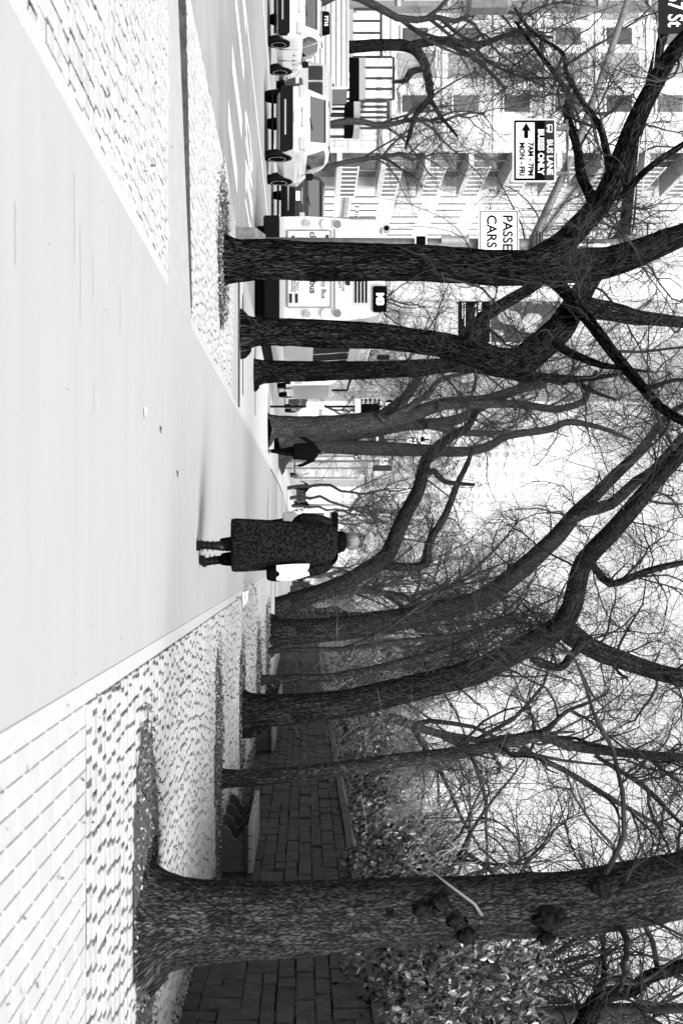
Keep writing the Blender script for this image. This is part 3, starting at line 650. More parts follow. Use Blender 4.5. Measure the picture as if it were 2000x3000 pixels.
make_tree('elm_tree', 'large dark elm in front of the white city bus, left kerb row, nearest', base(644, 765, 18.1),
  ([(636, 765, 150), (656, 763, 136), (690, 765, 124), (780, 760, 117), (900, 765, 113), (1050, 765, 110), (1200, 768, 108), (1350, 778, 106), (1450, 785, 105), (1560, 785, 105), (1680, 780, 98), (1780, 770, 92), (1870, 740, 80), (1940, 712, 72), (2020, 680, 66), (2300, 590, 46)], 18.1, 18.1),
  [([(1545, 780, 84), (1640, 722, 76), (1700, 660, 70), (1760, 590, 66), (1800, 510, 62), (1850, 380, 58), (1910, 260, 52), (1980, 140, 48), (2080, 40, 38)], 18.1, 15.6),
   ([(1600, 805, 48), (1650, 850, 42), (1690, 900, 40), (1740, 960, 36), (1800, 1040, 34), (1860, 1110, 32), (1930, 1190, 28), (2010, 1240, 26), (2150, 1290, 16)], 18.0, 16),
   ([(1705, 640, 28), (1750, 598, 24), (1827, 566, 22), (1889, 500, 20), (2000, 423, 18), (2120, 350, 12)], 17.8, 17),
   ([(1740, 620, 36), (1730, 576, 34), (1700, 510, 30), (1690, 434, 26), (1659, 332, 22), (1664, 280, 18), (1634, 230, 16), (1557, 128, 12), (1511, 66, 8)], 18.0, 28),
   ([(1795, 530, 26), (1781, 474, 24), (1756, 372, 20), (1710, 306, 18), (1659, 214, 15), (1644, 153, 12), (1557, 92, 9), (1506, 25, 6)], 17.4, 29)],
  3, 60, (1.2, 2.6), (8, 9), sprouts=34, hang=130)
make_tree('elm_tree', 'dark elm with a deep swan neck bend, second in the left kerb row', base(704, 976, 23.9),
  ([(696, 976, 104), (712, 974, 94), (740, 972, 84), (830, 973, 82), (960, 978, 84), (1100, 985, 76), (1200, 997, 72), (1302, 1012, 74), (1404, 1040, 82), (1465, 1062, 88), (1526, 1058, 90), (1588, 1010, 88), (1639, 961, 82), (1659, 930, 78), (1690, 880, 68), (1740, 800, 56), (1790, 730, 50), (1827, 683, 46), (1840, 600, 44), (1853, 433, 38), (1889, 306, 34), (1934, 127, 28), (1975, 0, 20)], 23.9, 27),
  [([(1655, 930, 72), (1690, 900, 68), (1740, 905, 64), (1800, 915, 56), (1860, 930, 46), (1960, 940, 36), (2100, 960, 24)], 24.6, 26),
   ([(1375, 1010, 40), (1400, 947, 38), (1457, 901, 36), (1534, 855, 34), (1600, 815, 32), (1690, 780, 26), (1780, 760, 16)], 24.3, 27),
   ([(1628, 1000, 30), (1645, 1020, 26), (1706, 1050, 24), (1763, 1070, 20), (1813, 1077, 14), (1900, 1090, 8)], 24.6, 23.5)],
  5, 46, (1.3, 2.8), (8, 6), sprouts=30, hang=60)
make_tree('elm_tree', 'dark elm third in the left kerb row, burl halfway up', base(743, 1090, 30.2),
  ([(738, 1092, 90), (750, 1090, 76), (770, 1088, 66), (900, 1088, 60), (1000, 1086, 55), (1150, 1082, 51), (1230, 1078, 50), (1310, 1070, 44), (1400, 1078, 34), (1480, 1090, 30), (1560, 1100, 26), (1700, 1110, 18), (1850, 1090, 10)], 30.2, 30.2),
  [([(1400, 1080, 30), (1500, 1100, 28), (1545, 1112, 26), (1591, 1104, 25), (1645, 1119, 23), (1675, 1108, 20), (1702, 1127, 17), (1744, 1150, 12), (1800, 1170, 7)], 30.4, 31)],
  8, 40, (1.2, 2.9), (8, 8), r3=.0026)
make_tree('elm_tree', 'greyer forked elm beside the bus stop pole, fourth in the left row', base(784, 1256, 41.7),
  ([(779, 1256, 96), (790, 1254, 76), (820, 1250, 64), (900, 1250, 60), (1050, 1240, 62), (1120, 1228, 58), (1200, 1215, 44), (1300, 1184, 36), (1400, 1175, 32), (1457, 1161, 30), (1515, 1140, 28), (1553, 1120, 24), (1640, 1110, 18), (1740, 1110, 10)], 41.7, 43),
  [([(1110, 1228, 40), (1140, 1203, 34), (1180, 1170, 32), (1215, 1125, 28), (1236, 1090, 22), (1290, 1060, 14)], 41.8, 42),
   ([(1140, 1226, 24), (1200, 1190, 20), (1260, 1150, 16), (1290, 1110, 12), (1380, 1090, 8)], 41.5, 41), ([(1280, 1188, 30), (1400, 1184, 26), (1515, 1184, 24), (1630, 1198, 22), (1706, 1177, 20), (1720, 1146, 18), (1744, 1089, 12)], 42, 44)],
  10, 46, (1.3, 3.2), (8, 8), mb_=M_bark2, r3=.003, hang=50)
make_tree('elm_tree', 'slimmer grey elm leaning left, directly behind the forked elm', base(802, 1290, 50),
  ([(797, 1292, 66), (810, 1288, 48), (900, 1278, 44), (1006, 1268, 42), (1083, 1264, 38), (1178, 1248, 32), (1300, 1238, 34), (1360, 1220, 30), (1430, 1180, 26), (1500, 1150, 20), (1600, 1130, 12)], 50, 52),
  [([(1250, 1243, 26), (1330, 1262, 24), (1400, 1270, 18), (1500, 1265, 10)], 50.5, 52)], 12, 34, (1.3, 3.2), (8, 7), mb_=M_bark2, r3=.0034)
make_tree('elm_tree', 'dark elm rising straight above the walking man in black', base(816, 1332, 59),
  ([(814, 1334, 96), (826, 1330, 70), (850, 1322, 50), (900, 1315, 44), (960, 1308, 41), (1083, 1313, 44), (1180, 1318, 40), (1250, 1318, 34), (1353, 1323, 30), (1430, 1308, 26), (1485, 1277, 24), (1608, 1257, 22), (1659, 1237, 20), (1735, 1247, 16), (1797, 1267, 12), (1850, 1290, 7)], 59, 59),
  [([(940, 1306, 26), (1010, 1290, 22), (1083, 1270, 16), (1160, 1255, 10)], 59, 60)], 14, 40, (1.5, 3.4), (8, 8), r3=.0036, hang=40, mb_=M_bark2)
# park wall side
make_tree('elm_tree', 'massive knotted trunk closest to the camera, in front of the park wall', base(425, 2700, 9.6),
  ([(412, 2702, 335), (440, 2705, 292), (490, 2700, 262), (600, 2700, 240), (750, 2695, 226), (900, 2690, 215), (1100, 2674, 200), (1314, 2663, 187), (1500, 2655, 186), (1671, 2648, 188), (1850, 2620, 195), (2000, 2590, 192), (2200, 2530, 170), (2500, 2420, 130)], 9.65, 9.65), [], 20, 12, (1.0, 2.2), (6, 6), z_min=2.9, amp=.02, sprouts=5, mb_=M_barkn)
make_tree('elm_tree', 'large leaning elm whose limb sweeps up and left across the sky, beside the wall', base(708, 2092, 24.4),
  ([(702, 2092, 140), (718, 2088, 116), (765, 2082, 98), (840, 2078, 92), (1020, 2060, 84), (1148, 2030, 80), (1275, 2000, 78), (1400, 1965, 74), (1506, 1910, 72), (1608, 1858, 68), (1650, 1818, 64), (1674, 1777, 60), (1700, 1665, 58), (1736, 1614, 56), (1787, 1563, 54), (1853, 1487, 52), (1914, 1415, 48), (1965, 1359, 46), (2000, 1323, 44), (2140, 1200, 30)], 24.4, 21),
  [([(1640, 1830, 70), (1688, 1870, 64), (1750, 1908, 58), (1850, 1945, 52), (1950, 1975, 50), (2050, 1990, 42), (2200, 2010, 26)], 24.2, 25),
   ([(1715, 1640, 26), (1745, 1668, 22), (1786, 1711, 22), (1889, 1675, 21), (1965, 1655, 19), (2080, 1635, 10)], 23, 22), ([(1700, 1890, 22), (1665, 1930, 26), (1640, 1955, 24), (1575, 1945, 16), (1550, 1925, 8)], 24, 23.4)],
  22, 66, (1.2, 2.9), (9, 9), drop=.2, sprouts=40, hang=150, mb_=M_barkw)
make_tree('elm_tree', 'tall elm with a forked left sweeping limb, behind the slender trunks', base(791, 1856, 44.5),
  ([(786, 1856, 110), (800, 1855, 90), (830, 1852, 76), (1020, 1840, 70), (1148, 1818, 66), (1275, 1792, 62), (1400, 1760, 60), (1485, 1702, 56), (1557, 1640, 54), (1634, 1568, 50), (1685, 1505, 44), (1736, 1456, 38), (1812, 1380, 34), (1863, 1334, 30), (1914, 1267, 25), (1955, 1216, 20), (2000, 1186, 16), (2100, 1120, 9)], 44.5, 40),
  [([(1670, 1522, 40), (1720, 1495, 38), (1787, 1477, 35), (1863, 1410, 31), (1914, 1375, 28), (2000, 1277, 23), (2100, 1200, 14)], 42, 39), ([(1215, 1815, 32), (1240, 1850, 32), (1300, 1875, 34), (1352, 1870, 30), (1420, 1840, 24), (1500, 1800, 14)], 44.5, 46)],
  24, 60, (1.5, 3.6), (9, 8), drop=.16, hang=120, mb_=M_barkw, r3=.003)
make_tree('elm_tree', 'elm leaning hard left over the walkway from behind the woman', base(806, 1790, 52),
  ([(798, 1794, 92), (812, 1784, 66), (850, 1764, 54), (912, 1744, 51), (1002, 1712, 50), (1091, 1659, 48), (1136, 1623, 47), (1158, 1570, 45), (1189, 1503, 42), (1225, 1436, 39), (1243, 1360, 35), (1256, 1338, 34), (1282, 1308, 31), (1322, 1278, 27), (1368, 1252, 23), (1394, 1206, 18), (1430, 1160, 10)], 52, 46),
  [([(1110, 1652, 30), (1180, 1662, 26), (1246, 1650, 24), (1256, 1589, 23), (1302, 1512, 21), (1338, 1420, 18), (1368, 1359, 15), (1389, 1298, 8)], 52, 49), ([(1235, 1400, 22), (1270, 1380, 20), (1300, 1410, 16), (1390, 1420, 9)], 48, 48)],
  26, 50, (1.5, 3.6), (9, 8), drop=.14, hang=60, mb_=M_barkw, r3=.0035)
make_tree('slender_tree', 'young smooth barked tree with its trunk hiding the end of the nearest bench', base(644, 2283, 18.1),
  ([(636, 2284, 56), (650, 2283, 52), (700, 2281, 50), (800, 2275, 48), (920, 2262, 47), (1050, 2245, 44), (1150, 2230, 43), (1280, 2215, 41), (1400, 2195, 38), (1500, 2170, 38), (1590, 2155, 36), (1640, 2175, 32), (1700, 2190, 30), (1820, 2205, 28), (2000, 2220, 26), (2150, 2230, 16)], 18.1, 18.1),
  [([(1590, 2150, 26), (1630, 2110, 14), (1665, 2080, 12), (1720, 2060, 9), (1780, 2030, 5)], 18, 17.6), ([(1530, 2190, 10), (1580, 2222, 15), (1640, 2250, 17), (1700, 2285, 18), (1780, 2335, 17), (1860, 2380, 13), (1950, 2430, 7)], 18.1, 19.5), ([(1740, 2212, 12), (1800, 2250, 14), (1880, 2300, 16), (1950, 2370, 13), (2010, 2430, 8)], 18.1, 17.6)],
  28, 36, (.8, 2.2), (8, 8), mb_=M_bark2, amp=.02, sprouts=20)
make_tree('slender_tree', 'thin young tree next right of the farthest slender trunk', base(761, 1992, 34),
  ([(757, 1992, 28), (850, 1988, 25), (956, 1985, 24), (1084, 1964, 26), (1211, 1932, 24), (1275, 1915, 20), (1340, 1888, 18), (1440, 1837, 14), (1560, 1800, 8)], 34, 34), [], 30, 16, (.9, 2.2), (7, 6), mb_=M_bark2, amp=.02)
make_tree('slender_tree', 'thinnest young tree, just right of the tall forked elm', base(781, 1907, 40.5),
  ([(777, 1907, 17), (900, 1903, 15), (1020, 1900, 14), (1148, 1881, 14), (1275, 1868, 14), (1400, 1850, 12), (1520, 1800, 9), (1650, 1740, 6)], 40.5, 40.5), [([(1000, 1900, 8), (1120, 1850, 9), (1250, 1760, 9), (1380, 1690, 7), (1500, 1640, 4)], 40, 38)], 32, 16, (.9, 2.2), (7, 6), mb_=M_bark2, amp=.02)
make_tree('park_tree', 'dark crooked limbed tree inside the park reaching in at the lower right corner', (7.6, 15, .9),
  ([(780, 3640, 120), (1000, 3560, 110), (1300, 3400, 100), (1560, 3180, 84), (1690, 3040, 64), (1730, 2965, 56), (1761, 2918, 50), (1850, 2900, 44), (1895, 2864, 42), (2000, 2829, 40), (2150, 2780, 28)], 15, 14),
  [([(1755, 2930, 26), (1770, 2850, 17), (1765, 2750, 13), (1790, 2650, 7)], 14, 14.4)], 34, 26, (1.0, 2.2), (7, 6), amp=.03)
# across the avenue, traced
make_tree('street_tree', 'crooked bare tree rising behind the scaffold canopies on the far pavement', (-25.4, 72, 0),
  ([(832, 150, 40), (1000, 140, 37), (1118, 131, 35), (1198, 138, 33), (1240, 180, 29), (1260, 268, 23), (1258, 290, 20), (1215, 340, 16), (1198, 400, 12), (1186, 437, 7)], 72, 72),
  [([(1245, 200, 18), (1200, 212, 20), (1190, 235, 18), (1150, 240, 8)], 72, 71), ([(1260, 290, 14), (1290, 340, 12), (1340, 400, 7)], 72, 73), ([(1190, 138, 30), (1280, 120, 26), (1400, 130, 22), (1500, 100, 14), (1620, 110, 8)], 72, 71), ([(1300, 122, 18), (1400, 180, 14), (1480, 260, 9)], 72, 74)],
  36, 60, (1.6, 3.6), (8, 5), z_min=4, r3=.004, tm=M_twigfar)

# ---- generic bare trees copied through the park and down the avenue
def generic(seed, name, label, h=11, n1=34, dens=(7, 5), lean=.5, th=3.2, loc=(0, 0, 0), r=.22, r3=.006, tm=None, spread=(1.8, 3.6)):
    rg = np.random.default_rng(seed); root = empty(name, loc, 0, label, 'tree')
    N = 14; z = np.linspace(0, h * .8, N); x = np.cumsum(rg.normal(size=N) * lean * .35); y = np.cumsum(rg.normal(size=N) * lean * .35); x -= x[0]; y -= y[0]
    tp = np.stack([x, y, z], -1); tr = r * np.linspace(1.1, .2, N); V, Q, UV = rough_tube(tp, tr, 10, .04, seed); link('trunk', np_mesh('trunk', V, Q, UV), M_bark2, root, True)
    ok = z > th; A0, R0 = tp[ok][None], tr[ok][None]
    L, RL = grow(rg, A0, R0, 9, (h * .3, h * .5), (r * .35, r * .5), 8, -.05, .16, .7, 0, .2)
    A, RA = grow(rg, L, RL, n1, spread, (.02, .04), 7, .02, .22, .55, .1, .1); B, RB = grow(rg, A, RA, n1 * dens[0], (.8, 1.8), (.008, .014), 6, .05, .25, .6)
    Cc, RC = grow(rg, B, RB, n1 * dens[0] * dens[1], (.4, 1.1), (r3, r3 * 1.6), 4, .06, .3, .6)
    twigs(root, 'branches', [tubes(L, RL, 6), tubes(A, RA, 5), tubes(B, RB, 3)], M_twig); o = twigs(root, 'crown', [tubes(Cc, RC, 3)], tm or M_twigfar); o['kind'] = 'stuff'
    return root
ORD = ('nearest', 'second', 'third', 'fourth', 'fifth', 'sixth', 'seventh', 'eighth', 'farthest')
def place(proto, spots, group, first_used, row=None):
    k0 = kids(proto)
    for i, (x, y, z, s, rz) in enumerate(spots):
        if i == 0 and not first_used: o = proto
        else:
            o = proto.copy(); C.objects.link(o)
            for ch in k0: c = ch.copy(); C.objects.link(c); c.parent = o
        o.location = (x, y, z); o.scale = (s, s, s); o.rotation_euler = (0, 0, rz)
        o['group'] = group
        if row: o['label'] = row % ORD[i]
gp = 'bare trees crowding the park behind the wall'
rp = random.Random(5)
def hz(x, y): return hh(x, y) - .1
P0 = generic(104, 'bare_tree', 'bare grey twiggy tree in the park behind the wall', 14, 64, (8, 8), th=2.5, r=.2, lean=.6, r3=.008)
P1 = generic(101, 'bare_tree', 'bare grey twiggy tree in the park behind the wall', 12, 40); P2 = generic(102, 'bare_tree', 'bare grey twiggy tree in the park behind the wall', 10, 44, th=2.0, r=.16); P3 = generic(103, 'bare_tree', 'bare grey twiggy tree in the park behind the wall', 8, 40, th=1.2, r=.12, lean=.8)
spots = []
for y in (19, 27, 36, 45, 55, 66, 78, 92, 108, 126, 146, 170, 200, 235, 280, 330, 390):
    n = 3 if y < 120 else 4
    for i in range(n):
        x = 6.5 + i * (4.2 + y * .035) + rp.uniform(-1.2, 1.2); yy_ = y + rp.uniform(-4, 4)
        if yy_ < 17: continue
        spots.append((x, yy_, hz(x, yy_), rp.uniform(.8, 1.15) * (1 + (y > 150) * .25), rp.uniform(0, 6.28)))
for j, pr in enumerate((P0, P1, P2, P3)): place(pr, spots[j::4], gp, False)
gs = 'small bare trees receding down the kerb line'
A1 = generic(111, 'kerb_tree', 'slim bare tree in the receding kerb row', 12, 30, (8, 6), th=3.2, r=.12, lean=.5, spread=(2.2, 4.4), r3=.009)
place(A1, [(-4.0, 88, 0, .9, 0), (-4.0, 104, 0, 1, 1.4), (-3.9, 118, 0, 1, 2.2), (-3.8, 134, 0, 1.1, 3.0), (-3.9, 152, 0, 1.1, .7), (-3.9, 175, 0, 1.1, 5), (-3.8, 205, 0, 1.2, 4), (-4.0, 240, 0, 1.2, 2.8), (-4, 290, 0, 1.2, 1.1)], gs, False, 'slim bare tree, %s of those receding down the kerb beyond the walking man')
gw = 'bare trees in the receding row beside the park wall'
A2 = generic(112, 'wall_row_tree', 'bare tree in the far row beside the park wall', 14, 56, (8, 8), th=3.0, r=.24, lean=.6, spread=(2.2, 4.6), r3=.009)
place(A2, [(2.6, 62, 0, 1, .4), (2.7, 70, 0, 1, 1.9), (2.6, 80, 0, 1, 3.6), (2.8, 92, 0, 1.1, 5), (2.7, 106, 0, 1, 2), (2.7, 124, 0, 1.1, 1), (2.6, 148, 0, 1.1, 4), (2.8, 180, 0, 1.1, 0), (2.6, 230, 0, 1.2, 3)], gw, False, 'bare tree, %s of the small row beside the far end of the park wall')
ga = 'bare trees on the far side of the avenue'
A3 = generic(113, 'avenue_tree', 'bare twiggy tree on the far pavement of the avenue', 14, 60, (8, 6), th=3.6, r=.24, lean=.5, spread=(2.0, 4.2))
place(A3, [(-24.5, 63, 0, 1.0, .4), (-24.4, 79, 0, 1.0, 1.9), (-24.4, 88, 0, .9, 2.5), (-24.3, 126, 0, 1.0, 3.6), (-24.5, 140, 0, 1.1, 5), (-24.2, 156, 0, 1, 2), (-24.3, 176, 0, 1.1, 1), (-24.2, 200, 0, 1.1, 4), (-24.4, 235, 0, 1.1, 0)], ga, False, 'bare twiggy tree, %s of those lining the far pavement of the avenue')
# ---- dense undergrowth: arching bare stems behind the wall
def thicket(name, label, n, x0, x1, y0, y1, h, seed, m, r=(.004, .008)):
    rg = np.random.default_rng(seed); p = np.zeros((n, 9, 3)); p[:, 0, 0] = x0 + (x1 - x0) * rg.random(n); p[:, 0, 1] = y0 + (y1 - y0) * rg.random(n); p[:, 0, 2] = .95 + .07 * np.maximum(0, p[:, 0, 0] - 8)
    D = rg.normal(size=(n, 3)) * .35; D[:, 2] = 1; L = h * (.5 + .6 * rg.random(n))
    for s in range(1, 9):
        D = D + rg.normal(size=(n, 3)) * .22; D[:, 2] -= .10; D /= np.linalg.norm(D, axis=1, keepdims=True); p[:, s] = p[:, s - 1] + D * (L / 8)[:, None]
    R = (r[0] + (r[1] - r[0]) * rg.random(n))[:, None] * np.linspace(1.6, .5, 9)[None]
    B, RB = grow(rg, p, R, n * 3, (.4, 1.3), (r[0] * .5, r[0] * .9), 5, .03, .3, .6)
    V, Q, U = join([tubes(p, R, 3), tubes(B, RB, 3)]); o = link(name, np_mesh(name, V, Q), m); tag(o, label, 'undergrowth', kind='stuff')
thicket('undergrowth', 'near thicket of bare arching stems behind the wall', 3600, 5.2, 13, 17, 42, 4.6, 201, M_brush)
thicket('undergrowth', 'far thicket of bare stems deep along the park', 5200, 5, 22, 42, 130, 7.0, 202, M_brush, (.008, .014))
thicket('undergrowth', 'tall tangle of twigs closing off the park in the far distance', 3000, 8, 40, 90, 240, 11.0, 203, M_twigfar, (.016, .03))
# ---- evergreen shrubs hanging over the wall
def shrub(x, y, z, rx, ry, rz_, n, seed, label, size=.05):
    rg = np.random.default_rng(seed); root = empty('evergreen_shrub', (x, y, .9), 0, label, 'shrub', 'evergreen shrubs along the top of the wall')
    a = rg.normal(size=(n, 3)); a /= np.linalg.norm(a, axis=1, keepdims=True); rr = .55 + .45 * rg.random(n) ** .5
    lump = 1 + .22 * np.sin(5 * a[:, 0] + seed) * np.cos(4 * a[:, 1] + seed) + .15 * np.sin(9 * a[:, 2] + seed)
    c = a * (rr * lump)[:, None] * np.array([rx, ry, rz_]); c[:, 2] += z - .9
    # leaves gather in rosettes
    k = n // 9; cl = c[:k].repeat(9, axis=0)[:n]; c = cl + rg.normal(size=cl.shape) * .055
    d = rg.normal(size=c.shape); d += a[:len(c)] * .0 + (cl / np.array([rx, ry, rz_])) * .5; d[:, 2] += .55; d /= np.linalg.norm(d, axis=1, keepdims=True)
    q = np.cross(d, rg.normal(size=c.shape)); q /= np.linalg.norm(q, axis=1, keepdims=True); nn = np.cross(d, q)
    L = size * 1.25 * (.7 + .7 * rg.random(len(c)))[:, None]; w_ = L * .27
    p0 = c; p1 = c + d * L + 0; m1 = c + d * L * .55 + q * w_ + nn * L * .06; m2 = c + d * L * .55 - q * w_ + nn * L * .06; mc = c + d * L * .5 - nn * L * .05
    V = np.stack([p0, m1, p1, mc, m2], 1).reshape(-1, 3); b0 = np.arange(len(c))[:, None] * 5; Q = np.concatenate([b0 + np.array([[0, 1, 2, 3]]), b0 + np.array([[0, 3, 2, 4]])])
    o = link('foliage', np_mesh('foliage', V, Q), M_leaf, root, True); o['kind'] = 'stuff'
    at = o.data.attributes.new('tone', 'FLOAT', 'POINT'); at.data.foreach_set('value', np.repeat(rg.random(len(c)), 5).astype(np.float32))
    S0 = np.zeros((1, 3, 3)); S0[0, :, 0] = .55; S0[0, :, 2] = [-.1, .3, .7]; st, rs = grow(rg, S0, np.full((1, 3), .03), 22, (rz_ * .7, rz_ * 1.2), (.008, .014), 6, -.02, .2, .6); twigs(root, 'stems', [tubes(st, rs, 4)], M_twig)
shrub(4.35, 12.6, 2.35, .90, 1.5, .95, 8600, 1, 'glossy broad leaved shrub at the lower right corner behind the near trunk', .062)
shrub(4.20, 15.6, 2.10, .60, 1.4, .62, 6000, 2, 'glossy shrub spilling over the wall just left of the near trunk', .064)
shrub(4.36, 18.6, 2.12, .58, 1.3, .56, 4600, 3, 'sunlit rosette leaved shrub above the bench', .068)
shrub(4.5, 22.6, 2.03, .45, 1.6, .40, 3000, 4, 'shrub on the wall between the slender tree and the leaning elm', .08)
shrub(4.85, 29.5, 2.15, .65, 2.2, .70, 3400, 5, 'dark shrub behind the leaning elm trunk', .09)
shrub(5.0, 37, 2.3, .8, 3.0, 1.0, 4000, 6, 'broad dark shrub behind the thin young trees', .10)
shrub(6.2, 25, 2.9, 1.3, 3.5, .9, 3600, 7, 'taller loose shrub set back behind the wall shrubs', .085)
shrub(5.6, 50, 2.7, 1.1, 4.5, 1.4, 4200, 8, 'dark shrub mass just right of the tall forked elm trunk', .12)
shrub(6.3, 66, 3.2, 1.6, 6, 1.9, 4200, 9, 'farthest dark shrub mass at the end of the visible wall', .16)
# burls on the near trunk and side shoots
nr = [o for o in bpy.data.objects if o.get('label', '').startswith('massive knotted')][0]
for (px, py, r) in ((1610, 2690, .075), (1340, 2700, .05), (1290, 2650, .05), (1240, 2668, .05), (1370, 2745, .05), (1760, 2600, .05), (1600, 2750, .04), (1150, 2680, .03)):
    x, y, z = P(px, py, 9.42); x -= nr.location.x; y -= nr.location.y - .015; rg = np.random.default_rng(int(px)); mb = MB().ell((x, y, z), (r * 1.1, r * .7, r * 1.25), 14, 10)
    mb.v = [tuple(np.array(v) + rg.normal(size=3) * r * .2) for v in mb.v]; mb.build('burl', mat('burl_dark', .002, .95, .015, scale=30, bump=1, spec=.1), nr, True)
x, y, z = P(1410, 2680, 9.4)
MB().tube([(x - nr.location.x, y - nr.location.y, z), (x - nr.location.x - .10, y - nr.location.y - .12, z - .06), (x - nr.location.x - .24, y - nr.location.y - .15, z - .24), (x - nr.location.x - .36, y - nr.location.y - .12, z - .40)], [.012, .010, .008, .004], 6).build('shoot', mat('sprout_pale', .10, .7), nr, True)
# ================================================================ VEHICLES
def lerp(a, b, t): return tuple(x + (y - x) * t for x, y in zip(a, b))
def wheel(parent, x, y, r, side, w_=.22, rimc=None):
    mb = MB(); s = side; pr = [(0, .70), (.02, .96), (.06, 1), (.18, 1), (w_, .94), (w_, .5)]
    rings = [[(x + s * (w_ / 2 - a), y + r * q * math.cos(2 * math.pi * j / 24), r + r * q * math.sin(2 * math.pi * j / 24)) for j in range(24)] for a, q in pr]
    wo = MB().loft(rings).build('wheel', M_tyre, parent, False)
    rm = MB(); xo = x + s * (w_ / 2 + .004)
    ring = lambda q, dx: [(xo - s * dx, y + r * q * math.cos(2 * math.pi * j / 24), r + r * q * math.sin(2 * math.pi * j / 24)) for j in range(24)]
    rm.loft([ring(.70, .02), ring(.70, 0), ring(.62, 0), ring(.60, .05)], cap=False)
    for k in range(6):
        a = 2 * math.pi * k / 6
        for da in (-.16, .16):
            c, s_ = math.cos(a + da * .2), math.sin(a + da * .2); c2, s2 = math.cos(a + da), math.sin(a + da); t = .035 * r
            p = [(xo - s * .02, y + c * .1 * r - s_ * t, r + s_ * .1 * r + c * t), (xo - s * .02, y + c * .1 * r + s_ * t, r + s_ * .1 * r - c * t), (xo - s * .005, y + c2 * .64 * r + s2 * t, r + s2 * .64 * r - c2 * t), (xo - s * .005, y + c2 * .64 * r - s2 * t, r + s2 * .64 * r + c2 * t)]
            rm.quad(*p)
    rm.cyl((xo - s * .02, y, r), .1 * r, .03, 'x', 10); rm.build('rim', M_rim, wo)
def vehicle(name, loc, label, st, wl, paint, sz=1.0, wr=.36, plate='', rot=0, sidewin=None, hl=False, group=None):
    """st: stations (y, zbottom, half sill, half belt, zbelt, half roof, zroof)"""
    v = empty(name, loc, rot, label, {'parked_car': 'car'}.get(name, 'car'), group)
    st = [(y, a * sz, b, c, d * sz, e, f * sz) for y, a, b, c, d, e, f in st]
    def ring(s):
        y, zb, ws, wb, zt, wr_, zr = s; h = [(ws * .86, zb), (ws, zb + (zt - zb) * .25), (wb * 1.01, zb + (zt - zb) * .62), (wb, zt - .03), (wb * .985, zt), (wr_ + (wb - wr_) * .12, zr - (zr - zt) * .12), (wr_ * .90, zr - .008), (wr_ * .5, zr + .012)]
        return [(x, y, z) for x, z in h] + [(-x, y, z) for x, z in reversed(h)]
    MB().loft([ring(s) for s in st]).build('body', paint, v, False)
    b = kids(v)[-1]; bv = b.modifiers.new('soft', 'BEVEL'); bv.width = .10; bv.segments = 4; bv.limit_method = 'ANGLE'; bv.angle_limit = R_(25)
    b.data.polygons.foreach_set('use_smooth', [True] * len(b.data.polygons)); bv.harden_normals = True
    def side(s, i, t, top, o=.008):
        y, zb, ws, wb, zt, wr_, zr = [st[i][k] + (st[i + 1][k] - st[i][k]) * t for k in range(7)]
        q = (zr - zt) * .12; x0, z0 = wb * .985, zt + .03; x1, z1 = wr_ + (wb - wr_) * .12, zr - q; x = x0 + (x1 - x0) * top; z = z0 + (z1 - z0) * top; return (s * (x + o), y, z)
    for s in (-1, 1):
        for (i, t0, j, t1) in sidewin or []:
            MB().quad(side(s, i, t0, .04), side(s, j, t1, .04), side(s, j, t1, .93), side(s, i, t0, .93)).build('side_window', M_glass, v)
        wy = [y for y in wl]
        for y in wy:
            MB().cyl((s * (st[3][2] - .06), y, wr * 1.02), wr * 1.17, .16, 'x', 24).build('wheel_arch', M_black, v); wheel(v, s * (st[3][2] - .055), y, wr, s)
    return v, st
